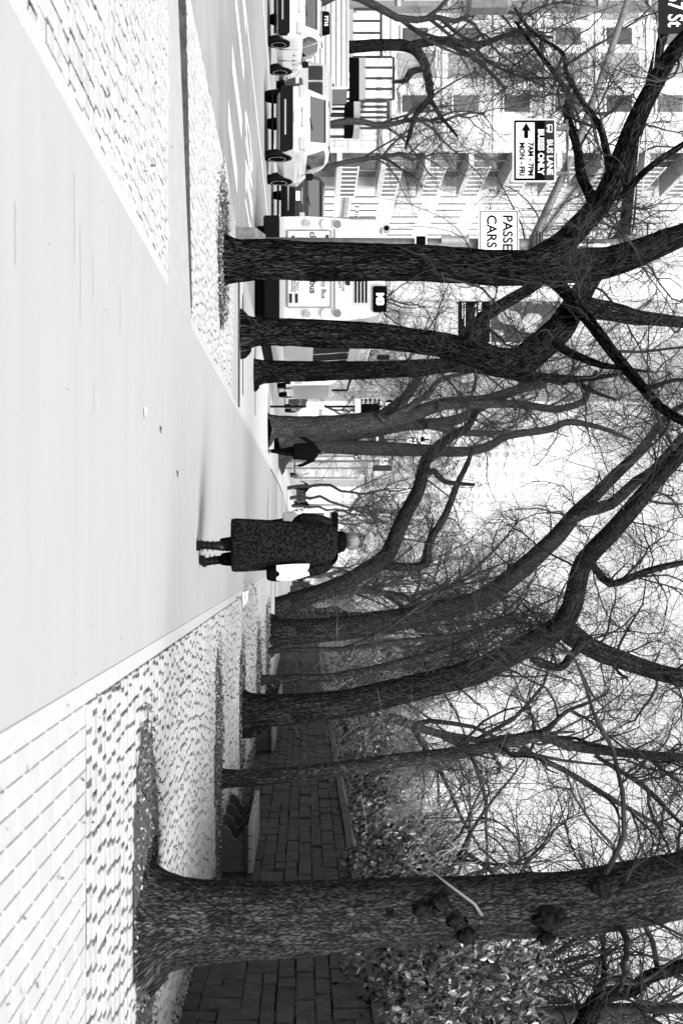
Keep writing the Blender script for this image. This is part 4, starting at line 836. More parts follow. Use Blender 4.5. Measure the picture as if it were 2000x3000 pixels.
def suv_parts(v, st, plate, dark=False, i=1):
    a, b = st[1], st[2]                                   # sloping rear glass between stations 1 and 2
    f = lambda x, t, o=.012: (x, a[0] + (b[0] - a[0]) * t - o, a[6] + (b[6] - a[6]) * t + o * .6)
    MB().quad(f(-a[5] * .80, .12), f(a[5] * .80, .12), f(b[5] * .86, .88), f(-b[5] * .86, .88)).build('rear_window', M_rglass, v)
    MB().box(-b[5] * .85, b[5] * .85, a[0] + (b[0] - a[0]) * .8 - .05, b[0] + .05, b[6] * .975, b[6] * 1.0 + .02).build('roof_spoiler', M_card if dark else M_carw, v)
    w_ = st[1][3]
    for s in (-1, 1):
        MB().cbox(min(s * w_ * .62, s * w_ * 1.0), max(s * w_ * .62, s * w_ * 1.0), -.03, .25, a[4] * .86, a[4] * 1.02, .02).build('tail_light', M_light, v)
        MB().cbox(min(s * (w_ + .02), s * (w_ + .2)), max(s * (w_ + .02), s * (w_ + .2)), 2.6, 2.75, a[4] * 1.02, a[4] * 1.22, .03).build('mirror', M_black, v)
    MB().cbox(-w_ * .98, w_ * .98, -.05, .3, st[0][1] * .9, st[0][1] + .34, .03).build('bumper', M_black, v)
    MB().box(-w_ * .55, w_ * .55, -.066, -.05, st[0][1] + .08, st[0][1] + .13).build('bumper_trim', M_chrome, v)
    MB().box(-.17, .17, -.045, -.012, a[4] * .76, a[4] * .76 + .15).build('licence_plate', M_lightw, v)
    text('plate_number', plate, .07, (0, -.05, a[4] * .76 + .075), M_signk, v)
    MB().cbox(-.30, .30, -.04, .0, a[4] * .93, a[4] * .96, .008).build('hatch_handle', M_chrome, v)
    MB().tube([(-.02, f(0, .1)[1] - .01, f(0, .1)[2]), (.32, f(0, .2)[1] - .02, f(0, .24)[2])], .012, 6).build('wiper', M_black, v)
    for s in (-1, 1): MB().tube([(s * (b[5] - .08), b[0] + .2, b[6] + .05), (s * (b[5] - .10), st[4][0], st[4][6] + .05)], .018, 6).build('roof_rail', M_black, v)
    MB().tube([(-.9 * w_, .3, .25), (.9 * w_, .3, .25)], .04, 6).build('rear_axle', M_black, v)
SUV = [(0, .46, .84, .92, .98, .84, 1.04), (.10, .40, .92, .96, 1.05, .86, 1.12), (.48, .32, .95, .98, 1.08, .76, 1.64), (1.2, .30, .96, .98, 1.06, .76, 1.71), (2.3, .30, .96, .98, 1.04, .75, 1.69), (2.9, .30, .95, .97, 1.02, .72, 1.60), (3.6, .30, .95, .97, .98, .84, 1.07), (4.3, .32, .92, .95, .86, .80, .97), (4.65, .42, .80, .84, .74, .70, .80)]
X0 = (350 - 1620) * 42.6 / F
v, st = vehicle('sport_utility_car', (X0, 42.4, RZ), 'white sport utility car seen from behind, waiting beside the bus', SUV, (.86, 3.62), M_carw, 1.16, .38, sidewin=[(2, .25, 3, .05), (3, .1, 3, .98), (4, .1, 5, .35)])
suv_parts(v, st, 'LKR 4820')
X1 = (590 - 1620) * 51.5 / F
v, st = vehicle('sport_utility_car', (X1 - .12, 51.2, RZ), 'dark grey sport utility car with roof rails, between the white car and the bus', SUV, (.86, 3.5), M_card, 1.13, .37, sidewin=[(2, .25, 3, .05), (3, .1, 3, .98), (4, .1, 5, .35)])
suv_parts(v, st, 'HTR 7316', True)
TAXI = [(0, .36, .82, .88, .92, .80, .96), (.12, .30, .88, .93, 1.0, .80, 1.06), (.75, .26, .92, .95, 1.02, .70, 1.52), (1.4, .25, .93, .95, 1.0, .70, 1.62), (2.3, .25, .93, .95, .98, .69, 1.60), (2.8, .25, .92, .95, .96, .64, 1.50), (3.55, .25, .92, .94, .93, .80, 1.02), (4.3, .28, .88, .92, .82, .76, .92), (4.62, .38, .76, .80, .70, .66, .76)]
v, st = vehicle('taxi_cab', (-17.75, 46.0, RZ), 'pale taxi with a dark roof light at the left edge of the picture', TAXI, (.95, 3.65), M_carw, 1.10, .36, sidewin=[(1, .7, 2, .9), (3, .02, 3, .96), (4, .08, 5, .4)])
suv_parts(v, st, 'Y206414C')
MB().prismx([(1.45, 1.80), (1.5, 2.02), (1.75, 2.06), (1.95, 1.80)], -.33, .33).build('roof_light', M_signk, v)
text('roof_number', '7T16', .12, (0, 1.44, 1.93), M_signw, v, bold=.004)
text('side_number', '44', .12, (.965, 2.5, .82), M_signg, v, rot=(math.pi / 2, 0, math.pi / 2))
for yy in (1.85, 2.75): MB().cbox(.955, .985, yy, yy + .18, .84, .88, .008).build('door_handle', M_chrome, v)
for yy in (1.45, 2.55, 3.45): MB().box(.93, .962, yy, yy + .012, .35, .98).build('door_seam', M_greyd, v)
SED = [(0, .34, .80, .86, .88, .78, .92), (.2, .28, .88, .92, .96, .80, 1.0), (.9, .25, .9, .92, .95, .80, 1.02), (1.5, .25, .9, .92, .94, .62, 1.38), (2.3, .25, .9, .92, .93, .62, 1.42), (2.9, .25, .9, .92, .9, .70, 1.12), (3.5, .25, .9, .92, .86, .78, .98), (4.5, .34, .76, .8, .66, .66, .74)]
v, st = vehicle('sedan_car', (-19.2, 60, RZ), 'black car half hidden between the taxi and the white car', SED, (.9, 3.5), M_card, 1.15, .35, sidewin=[(2, .5, 3, .9), (4, .05, 4, .7)])
MB().box(-.20, .20, -.05, -.01, .74, .92).build('licence_plate', M_lightw, v); text('plate_number', 'T77', .09, (0, -.06, .83), M_signk, v)
for s in (-1, 1): MB().cbox(s * .75 - .15, s * .75 + .15, -.04, .1, .82, .98, .02).build('tail_light', M_light, v)
v, st = vehicle('passenger_van', (-21.9, 66, RZ), 'grey high roofed van behind the roof light of the taxi', [(0, .4, .88, .94, 1.2, .80, 1.25), (.15, .35, .92, .96, 1.25, .80, 2.2), (2, .3, .94, .96, 1.2, .82, 2.4), (3.8, .3, .94, .96, 1.2, .78, 2.3), (4.6, .3, .92, .95, 1.1, .8, 1.3), (5.2, .4, .8, .85, .9, .7, 1.0)], (1.0, 4.2), M_grey, 1.05, .38, sidewin=[(1, .15, 1, .9), (2, .1, 2, .9)])
for k in range(2): MB().box(-.7 + k * .75, -.05 + k * .75, -.02, .02, 1.4, 2.05).build('rear_window', M_glass, v)
# box truck standing across the side street
bt = empty('box_truck', (-25.9, 70, RZ), 0, 'pale ribbed box truck parked crosswise behind the taxi', 'truck')
MB().box(-3.1, 3.05, 0, 2.4, 1.15, 3.32).build('cargo_box', mat('truck_gap', .10, .7), bt)
for k in range(8): MB().box(-3.08, 3.03, -.03, 0, 1.22 + k * .26, 1.43 + k * .26).build('side_panel', mat('truck_panel', .36, .7, .42, scale=3), bt)
for x in (-3.1, 2.97): MB().box(x, x + .09, -.045, .05, 1.13, 3.36).build('corner_post', M_bldw, bt)
MB().box(-3.1, 3.06, -.05, .05, 3.30, 3.38).build('top_rail', M_bldw, bt)
for (x, z) in ((-3, 2.9), (2.8, 2.6), (2.8, 1.9), (2.8, 1.4), (0, 1.3)): MB().box(x, x + .18, -.05, -.031, z, z + .06).build('marker_light', M_signk, bt)
MB().box(-3.0, 3.0, .3, 2.1, .75, 1.14).build('chassis', M_black, bt)
for x in (-2.1, 1.9): MB().cyl((x, .2, .5), .5, .3, 'y', 20).build('wheel', M_tyre, bt); MB().cyl((x, .03, .5), .25, .05, 'y', 14).build('rim', M_rim, kids(bt)[-1] if False else bt)
MB().prismx([(.1, .6), (.1, 2.6), (2.3, 2.6), (2.3, .6)], -5.2, -3.3).build('cab', M_carw, bt); MB().box(-4.9, -3.7, .07, .1, 1.6, 2.4).build('side_window', M_glass, bt)

# ---- the city bus
bus = empty('city_bus', (-6.86, 34.3, RZ), 0, 'white low floor city bus seen from behind between the first two kerb trees', 'bus')
def brings(y, k=1.0): return [(x * k, y, z) for x, z in ((1.22, .30), (1.29, .62), (1.30, 1.3), (1.26, 2.0), (1.17, 2.75), (1.08, 3.05), (.9, 3.14), (0, 3.17))] + [(-x * k, y, z) for x, z in ((.9, 3.14), (1.08, 3.05), (1.17, 2.75), (1.26, 2.0), (1.30, 1.3), (1.29, .62), (1.22, .30))]
MB().loft([brings(.10, .985), brings(.16), brings(11.9), brings(12.1, .97)]).build('body', M_carw, bus)
MB().cbox(-1.27, 1.27, -.06, .4, .22, .60, .04).build('rear_bumper', M_black, bus); MB().cbox(-1.25, 1.25, .04, .4, .60, .73, .01).build('lower_band', mat('bus_band', .38, .4), bus)
MB().box(-1.1, 1.1, .3, 12, .05, .30).build('underbody', M_black, bus)
for s in (-1, 1):
    for y in (3.2, 9.2): wheel(bus, s * 1.16, y, .5, s, .28)
    for z, r, m_, nm in ((1.28, .085, M_light, 'reversing_light'), (1.72, .10, M_lightw, 'signal_light'), (2.0, .10, mat('brake_light', .13, .3), 'brake_light')):
        x = s * (1.10 - (z - 1.2) * .03); MB().cyl((x, .08, z), r * 1.25, .05, 'y', 20).build('lamp_ring', M_lightw, bus); MB().cyl((x, .045, z), r, .05, 'y', 20).build(nm, m_, bus)
eg = MB().cbox(-.92, .92, .05, .12, .80, 1.84, .01).build('engine_door', M_carw, bus)
MB().box(-.92, .92, .035, .05, 1.845, 1.90).build('door_rail', mat('bus_band', .38, .4), bus); MB().cbox(-.95, .95, .055, .12, 1.93, 2.80, .02).build('upper_panel', M_carw, bus)
for (a, b, c, d) in ((-.925, .925, .795, .805), (-.925, .925, 1.838, 1.845), (-.93, -.922, .8, 1.84), (.922, .93, .8, 1.84)): MB().box(a, b, .03, .06, c, d).build('panel_seam', M_greyd, bus)
for k in range(4): MB().box(-.72, .82, .03, .06, 2.42 + k * .085, 2.465 + k * .085).build('grille_slot', M_signk, bus)
MB().cbox(-.80, .90, .045, .055, 2.37, 2.80, .002).build('grille_panel', mat('bus_grille_grey', .44, .4), bus)  # panel behind the slots, slightly darker grey than the body
MB().cbox(.42, 1.04, -.0, .12, 2.86, 3.19, .03).build('route_display', M_signk, bus); text('route_number', 'M3', .17, (.74, -.006, 3.02), mat('sign_lit', .8, .5, emit=.5), bus, bold=.012)
for x in (-.9, -.6, .2, -.2, 1.08): MB().cbox(x - .05, x + .05, .03, .1, 3.06, 3.11, .01).build('marker_light', M_light, bus)
text('bus_lettering', 'New York City Bus', .115, (.08, .04, 1.67), M_signg, bus); text('bus_lettering', 'clean energy bus', .16, (-.15, .04, 1.41), M_signg, bus, bold=.003)
text('bus_lettering', 'HYBRIDEBUS', .17, (-.1, .04, 1.17), mat('lettering_white', .95, .6), bus); text('bus_lettering', 'This bus\nuses cleaner\ntechnology', .045, (.42, .04, .98), M_signg, bus)
text('bus_lettering', 'ADVENTURE\nAWAITS', .055, (.32, .05, 2.10), M_signg, bus)
MB().prism([(.26, 2.31), (.40, 2.31), (.40, 2.22), (.33, 2.18), (.26, 2.22)], .04, .052).build('shield_badge', M_signg, bus)
for (x, z) in ((.60, .84), (.60, .98), (-.8, .9), (-.82, 1.72)): MB().box(x, x + .22, .04, .048, z, z + .07).build('sticker', M_signg, bus)
MB().box(-.02, .38, .042, .053, 2.02, 2.045).build('sticker', M_light, bus); MB().box(-.05, .2, .042, .053, 2.40 - .4, 2.36 - .1).build('poster_sticker', mat('sticker_mix', .1, .6, .5, scale=14), bus)
MB().cyl((-.98, .10, 3.19), .10, .12, 'y', 18).build('camera_pod', M_grey, bus); MB().cyl((-.98, .03, 3.19), .06, .02, 'y', 14).build('camera_lens', M_signk, bus)
for k in range(7): MB().quad((1.30, 1.2 + k * 1.5, 1.45), (1.30, 2.5 + k * 1.5, 1.45), (1.235, 2.5 + k * 1.5, 2.45), (1.235, 1.2 + k * 1.5, 2.45)).build('side_window', M_glass, bus)
MB().tube([(1.2, 12.0, 2.7), (1.55, 12.1, 2.6), (1.55, 12.1, 2.1)], .04, 6).build('mirror_arm', M_black, bus)
# ---- distant traffic
def far_car(x, y, label, m, name='distant_car'):
    v, st = vehicle(name, (x, y, RZ), label, SUV if m is not M_card else SED, (.9, 3.5), m, 1.0, .35, sidewin=[(2, .3, 2, .9), (3, .1, 3, .9)])
    a, b = st[1], st[2]; MB().quad((-.65, a[0] - .01, a[6]), (.65, a[0] - .01, a[6]), (.6, b[0] - .03, b[6] - .08), (-.6, b[0] - .03, b[6] - .08)).build('rear_window', M_glass, v)
far_car(-7.5, 118, 'small silver car far down the lane right of the walking man', M_grey); far_car(-9.6, 84, 'distant black car ahead of the bus', M_card); far_car(-12.6, 98, 'distant pale car two lanes out beyond the bus', M_carw); far_car(-6.8, 165, 'tiny dark car near the vanishing end of the avenue', M_card); far_car(-11, 150, 'tiny pale car near the vanishing end of the avenue', M_carw)
vt = empty('delivery_van', (-8.4, 62, RZ), 0, 'plain white delivery van ahead of the bus, beside the stop pole', 'van')
MB().loft([[(x, y, z) for x, z in ((-1.1, .4), (1.1, .4), (1.08, 2.3), (.95, 2.6), (-.95, 2.6), (-1.08, 2.3))] for y in (0, 5.5)]).build('body', M_carw, vt)
for s in (-1, 1):
    MB().cbox(s * .93 - .1, s * .93 + .1, -.05, .05, .8, 1.1, .02).build('tail_light', M_light, vt)
    for y in (1, 4.6): wheel(vt, s * 1.0, y, .38, s)
    MB().box(min(s * .08, s * .85), max(s * .08, s * .85), -.04, .01, 1.5, 2.1).build('rear_window', M_glass, vt)
MB().box(-1.05, 1.05, -.08, .1, .35, .6).build('bumper', M_black, vt)
# white kiosk cart far down the pavement
kc = empty('vendor_cart', (-1.85, 82, 0), 0, 'white vendor cart with a dark sign board beyond the far walker, left of the woman', 'food cart')
MB().cbox(-.55, .55, 0, 2.2, .45, 2.55, .04).build('cart_body', M_carw, kc); MB().box(-.50, .50, -.08, -.01, 2.6, 3.02).build('sign_board', M_signk, kc); MB().box(-.58, .58, -.05, 2.3, 2.55, 2.6).build('roof', M_slabw, kc)
MB().box(-.5, .5, -.04, -.001, 1.2, 1.24).build('ledge', M_grey, kc); MB().box(-.45, .45, -.02, .01, 1.5, 2.2).build('window', M_winm, kc)
for s in (-1, 1):
    MB().cyl((s * .5, .5, .25), .25, .08, 'x', 14).build('wheel', M_tyre, kc); MB().cyl((s * .5, 1.8, .25), .25, .08, 'x', 14).build('wheel', M_tyre, kc)

# ================================================================ SIGNS AND POLES
D0 = 21.2; pxl = lambda px: EYE + (px - HX) * D0 / F
pxx = lambda py: (py - VY) * D0 / F
pole = empty('signal_pole', (pxx(716), D0, 0), 0, 'grey traffic signal pole with a long curved arm, behind the first elm', 'pole'); ox, oy = pxx(716), D0
MB().tube([(0, 0, 0), (0, 0, 2.2), (0, 0, pxl(1860))], [.11, .095, .08], 16).build('shaft', M_galv, pole, True)
MB().loft([[(q * x, q * y, z) for x, y in ((-.22, -.22), (.22, -.22), (.22, .22), (-.22, .22))] for z, q in ((0, 1), (.35, .95), (.5, .55))]).build('pole_base', M_galv, pole)
arm = [(pxx(y) - ox, .0, pxl(x)) for x, y in ((1562, 700), (1590, 640), (1640, 530), (1690, 420), (1760, 230), (1838, 0), (1890, -180), (1910, -330))]
MB().tube(arm, [.066, .062, .058, .055, .052, .05, .045, .04], 12).build('mast_arm', M_galv, pole, True)
MB().cbox(-.16, .13, -.13, .13, pxl(1552), pxl(1582), .02).build('arm_clamp', M_galv, pole)
for k in range(3): MB().box(-.15, .12, -.15, -.13, pxl(1556) + k * .05, pxl(1556) + k * .05 + .015).build('clamp_rib', M_greyd, pole)
for (a, b) in (((1845, 705), (1915, -60)), ((1868, 700), (1935, -60))): MB().tube([(pxx(a[1]) - ox, 0, pxl(a[0])), (pxx(b[1]) - ox, 0, pxl(b[0]))], .008, 5).build('guy_cable', M_slabw, pole)
MB().cbox(-.12, .12, -.12, .12, pxl(1825), pxl(1872), .02).build('pole_cap', M_galv, pole)
MB().box(.02, .06, -.14, -.1, pxl(1650), pxl(1780)).build('side_plate', M_signw, pole)
MB().tube([(-.05, -.1, pxl(1370)), (-.05, -.1, pxl(1290))], .06, 8).build('conduit_box', M_grey, pole)
# lane sign
y0, y1 = 357, 541; x0, x1 = 1496, 1622; sx0, sx1, sz0, sz1 = pxx(y0), pxx(y1), pxl(x0), pxl(x1)
bs = empty('bus_lane_sign', ((sx0 + sx1) / 2, D0 - .15, (sz0 + sz1) / 2), 0, 'bus lane hours sign with a left arrow, hung under the signal arm', 'sign')
W, H = sx1 - sx0, sz1 - sz0
def rrect(x0, x1, z0, z1, r, n=4):
    p = []
    for (cx, cz, a0) in ((x1 - r, z1 - r, 0), (x0 + r, z1 - r, 90), (x0 + r, z0 + r, 180), (x1 - r, z0 + r, 270)):
        for k in range(n + 1): a = R_(a0 + 90 * k / n); p.append((cx + r * math.cos(a), cz + r * math.sin(a)))
    return p
MB().prism(rrect(-W / 2, W / 2, -H / 2, H / 2, .03), 0, .006).build('plate', M_signw, bs)
MB().prism(rrect(-W / 2 + .022, W / 2 - .022, -H / 2 + .022, H / 2 - .022, .02), -.002, 0).build('black_field', M_signk, bs)
MB().prism(rrect(-W / 2 + .022, W / 2 - .022, H / 2 - .165, H / 2 - .022, .015), -.004, -.002).build('grey_band', M_signg, bs)
MB().box(-W / 2 + .055, W / 2 - .055, -.004, -.002, -H / 2 + .05, -H / 2 + .325).build('white_field', M_signw, bs)
text('lettering', 'BUS LANE', .085, (.10, -.006, H / 2 - .093), M_signw, bs, bold=.004); text('lettering', 'BUSES ONLY', .085, (.02, -.005, H / 2 - .225), M_signw, bs, bold=.006)
text('lettering', '7AM - 7PM', .078, (.13, -.006, -.055), M_signk, bs, bold=.004); text('lettering', 'MON - FRI', .078, (.13, -.006, -.185), M_signk, bs, bold=.004)
MB().prism([(-.41, -.12), (-.29, -.05), (-.29, -.09), (-.18, -.09), (-.18, -.15), (-.29, -.15), (-.29, -.19)], -.006, -.004).build('arrow', M_signk, bs)
bi = MB(); bi.box(-.385, -.265, -.006, -.004, H / 2 - .125, H / 2 - .055); bi.build('bus_symbol', M_signw, bs)
MB().box(-.37, -.28, -.008, -.006, H / 2 - .095, H / 2 - .065).build('bus_symbol_window', M_signg, bs); MB().box(-.375, -.35, -.006, -.004, H / 2 - .14, H / 2 - .12).build('bus_symbol_wheel', M_signw, bs); MB().box(-.30, -.275, -.006, -.004, H / 2 - .14, H / 2 - .12).build('bus_symbol_wheel', M_signw, bs)
MB().tube([(-W / 2 - .0, .06, H / 2 + .17), (W / 2 + .02, .06, H / 2 + .20)], .022, 8).build('hanger_bar', M_galv, bs)
for x in (-.33, .33): MB().box(x - .02, x + .02, .006, .09, H / 2 - .15, H / 2 + .2).build('hanger_bracket', M_galv, bs)
MB().cyl((0.02, .06, H / 2 + .25), .05, .14, 'z', 10).build('swivel', M_slabw, bs); 
# passenger cars sign
sx0, sx1, sz0, sz1 = pxx(625), pxx(625 + 190), pxl(1396), pxl(1513)
ps = empty('passenger_cars_sign', (sx0, D0 - .2, (sz0 + sz1) / 2), 0, 'white passenger cars only sign partly hidden by the first elm trunk', 'sign'); H = sz1 - sz0; W = sx1 - sx0
MB().prism(rrect(0, W, -H / 2, H / 2, .03), 0, .006).build('plate', M_signw, ps)
for (a, b, c, d) in ((.02, W - .02, H / 2 - .03, H / 2 - .018), (.02, W - .02, -H / 2 + .018, -H / 2 + .03), (.018, .03, -H / 2 + .018, H / 2 - .018), (W - .03, W - .018, -H / 2 + .018, H / 2 - .018)): MB().box(a, b, -.003, 0, c, d).build('border', M_signk, ps)
text('lettering', 'PASSENGER', .145, (.07, -.004, .125), M_signk, ps, 'LEFT', bold=.003); text('lettering', 'CARS ONLY', .145, (.07, -.004, -.11), M_signk, ps, 'LEFT', bold=.003)
# small plate low on the pole, traffic signal, street name sign
sp = empty('parking_plate', (pxx(700), D0 - .14, pxl(1230)), 0, 'small dark parking plate on the signal pole below the passenger sign', 'sign'); MB().box(-.03, .3, 0, .006, -.09, .09).build('plate', M_signw, sp); MB().box(-.01, .28, -.004, -.001, -.07, .07).build('black_field', M_signk, sp)
ts = empty('traffic_signal', (pxx(-20), D0, pxl(1365)), 0, 'weathered grey traffic signal head cut by the left edge of the picture', 'traffic light')
MB().cbox(-.19, .27, -.15, .15, 0, .66, .06).build('housing', M_galv, ts, False)
for k in range(3): MB().tube([(.05, -.15, .12 + k * .2), (.05, -.27, .11 + k * .2)], .085, 14, False).build('visor', M_greyd, ts)
MB().tube([(0.05, 0, .66), (.05, 0, 1.1), (-.1, 0, 2.0)], .03, 8).build('hanger', M_galv, ts)
ss = empty('street_name_sign', (pxx(120), D0 - .3, pxl(1960)), 0, 'dark street name blade reading 67 St at the upper left corner', 'sign')
MB().prism(rrect(-1.55, 0, pxl(1912) - pxl(1960), pxl(2018) - pxl(1960), .02), 0, .01).build('blade', mat('sign_dark_green', .010, .5, spec=.05), ss); text('lettering', 'E 67 St', .235, (-.10, -.004, .0), M_signw, ss, 'RIGHT', sx=.72, bold=.004)
MB().tube([(-.3, .03, .28), (-.3, .03, 1.2)], .02, 6).build('hanger', M_galv, ss)
# bus stop pole
bp = empty('bus_stop_pole', (-4.55, 44.2, 0), 0, 'bus stop pole with a timetable box, route board and round bus emblem', 'sign pole'); q = lambda px: EYE + (px - HX) * 44.2 / F; qx = lambda py: (py - VY) * 44.2 / F + 4.55
MB().tube([(0, 0, 0), (0, 0, q(1150))], .035, 8).build('shaft', M_black, bp); MB().box(qx(1179), qx(1199), -.1, .1, q(897), q(950)).build('timetable_box', mat('paper', .6, .6), bp)
MB().box(qx(1169), qx(1214), -.06, -.04, q(1040), q(1056)).build('route_header', M_signw, bp); MB().box(qx(1169), qx(1214), -.06, -.04, q(1056), q(1112)).build('route_board', M_signk, bp)
for k, s in enumerate(('M4', 'M3', 'M2', 'M1')): text('route_number', s, .10, (qx(1176), -.065, q(1063 + k * 13)), M_signw, bp)
MB().cyl((qx(1188), -.05, q(1141)), .24, .03, 'y', 24).build('round_emblem', M_grey, bp); MB().cyl((qx(1188), -.075, q(1141)), .17, .02, 'y', 24).build('emblem_face', M_signk, bp)
MB().box(qx(1180), qx(1196), -.09, -.087, q(1128), q(1152)).build('bus_symbol', M_signw, bp); MB().box(qx(1183), qx(1193), -.094, -.091, q(1136), q(1146)).build('bus_symbol_window', M_signk, bp)
# lamp post across the avenue with a pair of banners
L0 = 62.; lq = lambda px: EYE + (px - HX) * L0 / F; lx = lambda py: (py - VY) * L0 / F
lp = empty('banner_post', (lx(1017), L0, 0), 0, 'pale lamp post holding two banners above the bus', 'lamp post'); lo = lx(1017)
MB().tube([(0, 0, 0), (0, 0, lq(1720))], [.12, .07], 10).build('shaft', M_slabw, lp); MB().tube([(0, 0, lq(1700)), (-.8, 0, lq(1760)), (-1.8, 0, lq(1770))], .05, 6).build('lamp_arm', M_slabw, lp); MB().cbox(-2.3, -1.7, -.12, .12, lq(1762), lq(1775), .03).build('lamp_head', M_slabw, lp)
for px in (1342, 1640): MB().tube([(0, 0, lq(px)), (lx(883) - lo, 0, lq(px))], .02, 6).build('banner_rod', M_galv, lp)
bn = empty('museum_banner', (lx(1003), L0 - .05, lq(1390)), 0, 'two part banner, black lettered panel below a grey picture panel', 'banner'); bx = lx(883) - lx(1003)
MB().box(bx, 0, 0, .01, lq(1341) - lq(1390), lq(1434) - lq(1390)).build('lettered_panel', M_signk, bn); MB().box(bx, 0, 0, .01, lq(1437) - lq(1390), lq(1638) - lq(1390)).build('picture_panel', mat('banner_picture', .02, .7, .42, scale=.9, lo=.50, hi=.60, detail=3), bn)
text('lettering', 'MAX', .14, (bx + .06, -.006, lq(1404) - lq(1390)), M_signw, bn, 'LEFT', bold=.008); text('lettering', 'THE FOUNDER', .07, (bx + .10, -.006, lq(1392) - lq(1390)), M_signw, bn, 'LEFT')
for k, (L) in enumerate((1.05, .7)): MB().box(bx + .06, bx + .06 + L, -.006, -.002, lq(1360 - k * 7) - lq(1390), lq(1361.5 - k * 7) - lq(1390)).build('fine_print', M_signw, bn)
for (cx, cz, rx, rz_) in ((1490, 930, .3, .5), (1560, 935, .25, .4)): MB().prism([(lx(cz) - lx(1003) + rx * math.cos(a), lq(cx) - lq(1390) + rz_ * math.sin(a)) for a in np.linspace(0, 6.28, 18, endpoint=False)], -.006, -.002).build('printed_shape', M_grey, bn)
# cluster of far signs behind the walking man
def board(px0, px1, py0, py1, d, m, label, txt=None, sz=.3, tm=None, name='road_sign', cat='sign', postd=True):
    x0, x1 = (py0 - VY) * d / F, (py1 - VY) * d / F; z0, z1 = EYE + (px0 - HX) * d / F, EYE + (px1 - HX) * d / F; b = empty(name, ((x0 + x1) / 2, d, 0), 0, label, cat); w_ = (x1 - x0) / 2
    MB().cbox(-w_, w_, -.04, 0, z0, z1, .01).build('board', m, b)
    if postd: MB().tube([(0, .06, 0), (0, .06, z1)], .04, 6).build('post', M_galv, b)
    if txt: text('lettering', txt, sz, (0, -.045, (z0 + z1) / 2), tm or M_signk, b, bold=.004)
    return b
board(1112, 1134, 1343, 1362, 75, M_signw, 'white sign with the digit 5, right of the straight elm above the walker', '5', .30)
board(1134, 1155, 1340, 1360, 76, M_grey, 'pale printed sign directly above the digit 5 sign', 'METRO\nONLY', .08)
board(1093, 1146, 1363, 1380, 77, M_signg, 'dark banner panel at the right of the digit 5 sign', None)
board(1084, 1126, 1268, 1296, 70, M_signg, 'dark sign with pale lettering glimpsed between the leaning trunks', 'Metro', .14, M_signw)
board(1192, 1220, 1272, 1304, 70, M_signw, 'white sign with a black arrow between the trunks', None)
board(1224, 1260, 1272, 1304, 70.5, M_signw, 'white sign with a black crossing figure beside the arrow sign', None)
a = [o for o in bpy.data.objects if o.get('label', '').startswith('white sign with a black arrow')][0]; z = EYE + (1206 - HX) * 70 / F
MB().prism([(-.13, z - .16), (-.05, z - .16), (-.05, z + .02), (.08, z + .02), (.08, z - .04), (.2, z + .06), (.08, z + .16), (.08, z + .1), (-.13, z + .1)], -.05, -.042).build('arrow', M_signk, a)
a = [o for o in bpy.data.objects if o.get('label', '').startswith('white sign with a black crossing')][0]; z = EYE + (1242 - HX) * 70.5 / F
MB().prism([(-.12, z - .2), (.1, z - .2), (.12, z + .0), (.04, z + .05), (.06, z + .15), (0, z + .22), (-.06, z + .15), (-.03, z + .04), (-.16, z + .0)], -.05, -.042).build('figure_symbol', M_signk, a)
board(1036, 1049, 1328, 1345, 90, M_signg, 'tiny dark street name sign below the digit 5 sign', '5 ST', .12, M_signw)
board(1040, 1050, 599, 636, 58, M_signk, 'small street name blade on the white facade above the dark car', 'E 65 ST', .12, M_signw, postd=False)
x65 = [o for o in bpy.data.objects if o.get('label', '').startswith('small street name blade')][0]; MB().tube([(.30, .06, 0), (.30, .06, 4)], .05, 8).build('post', M_galv, x65)
# slender signal masts beyond the bus
for (py, d, h, lab) in ((1150, 95, 7, 'thin pale mast left of the bus stop pole'), (1400, 130, 6, 'thin mast far off right of the walking man')):
    x = (py - VY) * d / F; m_ = empty('signal_mast', (x, d, 0), 0, lab, 'pole'); MB().tube([(0, 0, 0), (0, 0, h)], [.08, .06], 8).build('shaft', M_galv, m_); MB().tube([(0, 0, h - .8), (-.9, 0, h - .5), (-2.4, 0, h - .2)], .035, 6).build('mast_arm', M_galv, m_)
    MB().cbox(-2.5, -2.2, -.12, .12, h - 1.1, h - .25, .03).build('signal_head', M_black, m_)
# corner litter: paper scrap on the walkway
MB().add([(-.98, 9.55, .006), (-.91, 9.54, .015), (-.90, 9.58, .008), (-.97, 9.60, .018)], [(0, 1, 2, 3)]).build('paper_scrap', M_signw); tag(bpy.data.objects['paper_scrap'], 'scrap of white paper lying on the smooth walkway', 'litter')
for i, (x, y, lb) in enumerate(((-.7, 12.0, 'dark twig bit on the walkway nearer the paving'), (-.95, 10.6, 'second dark fleck of debris, closer to the camera'))):
    MB().add([(x, y, .006), (x + .05, y + .01, .015), (x + .06, y + .05, .006), (x + .01, y + .06, .012)], [(0, 1, 2, 3)]).build('dead_leaf', M_bark2); tag(bpy.data.objects[-1] if False else [o for o in bpy.data.objects if o.name.startswith('dead_leaf') and 'label' not in o.keys()][0], lb, 'leaf')
# flat white patch by the edging
x, y, z = P(716, 1750, gd(716)); MB().add([(x - .12, y - 1.2, .01), (x + .12, y - 1.1, .02), (x + .14, y + 1.2, .012), (x - .10, y + 1.1, .04)], [(0, 1, 2, 3)]).build('white_patch', M_signw); tag(bpy.data.objects['white_patch'], 'white patch lying at the right walkway edge behind the woman', 'litter')
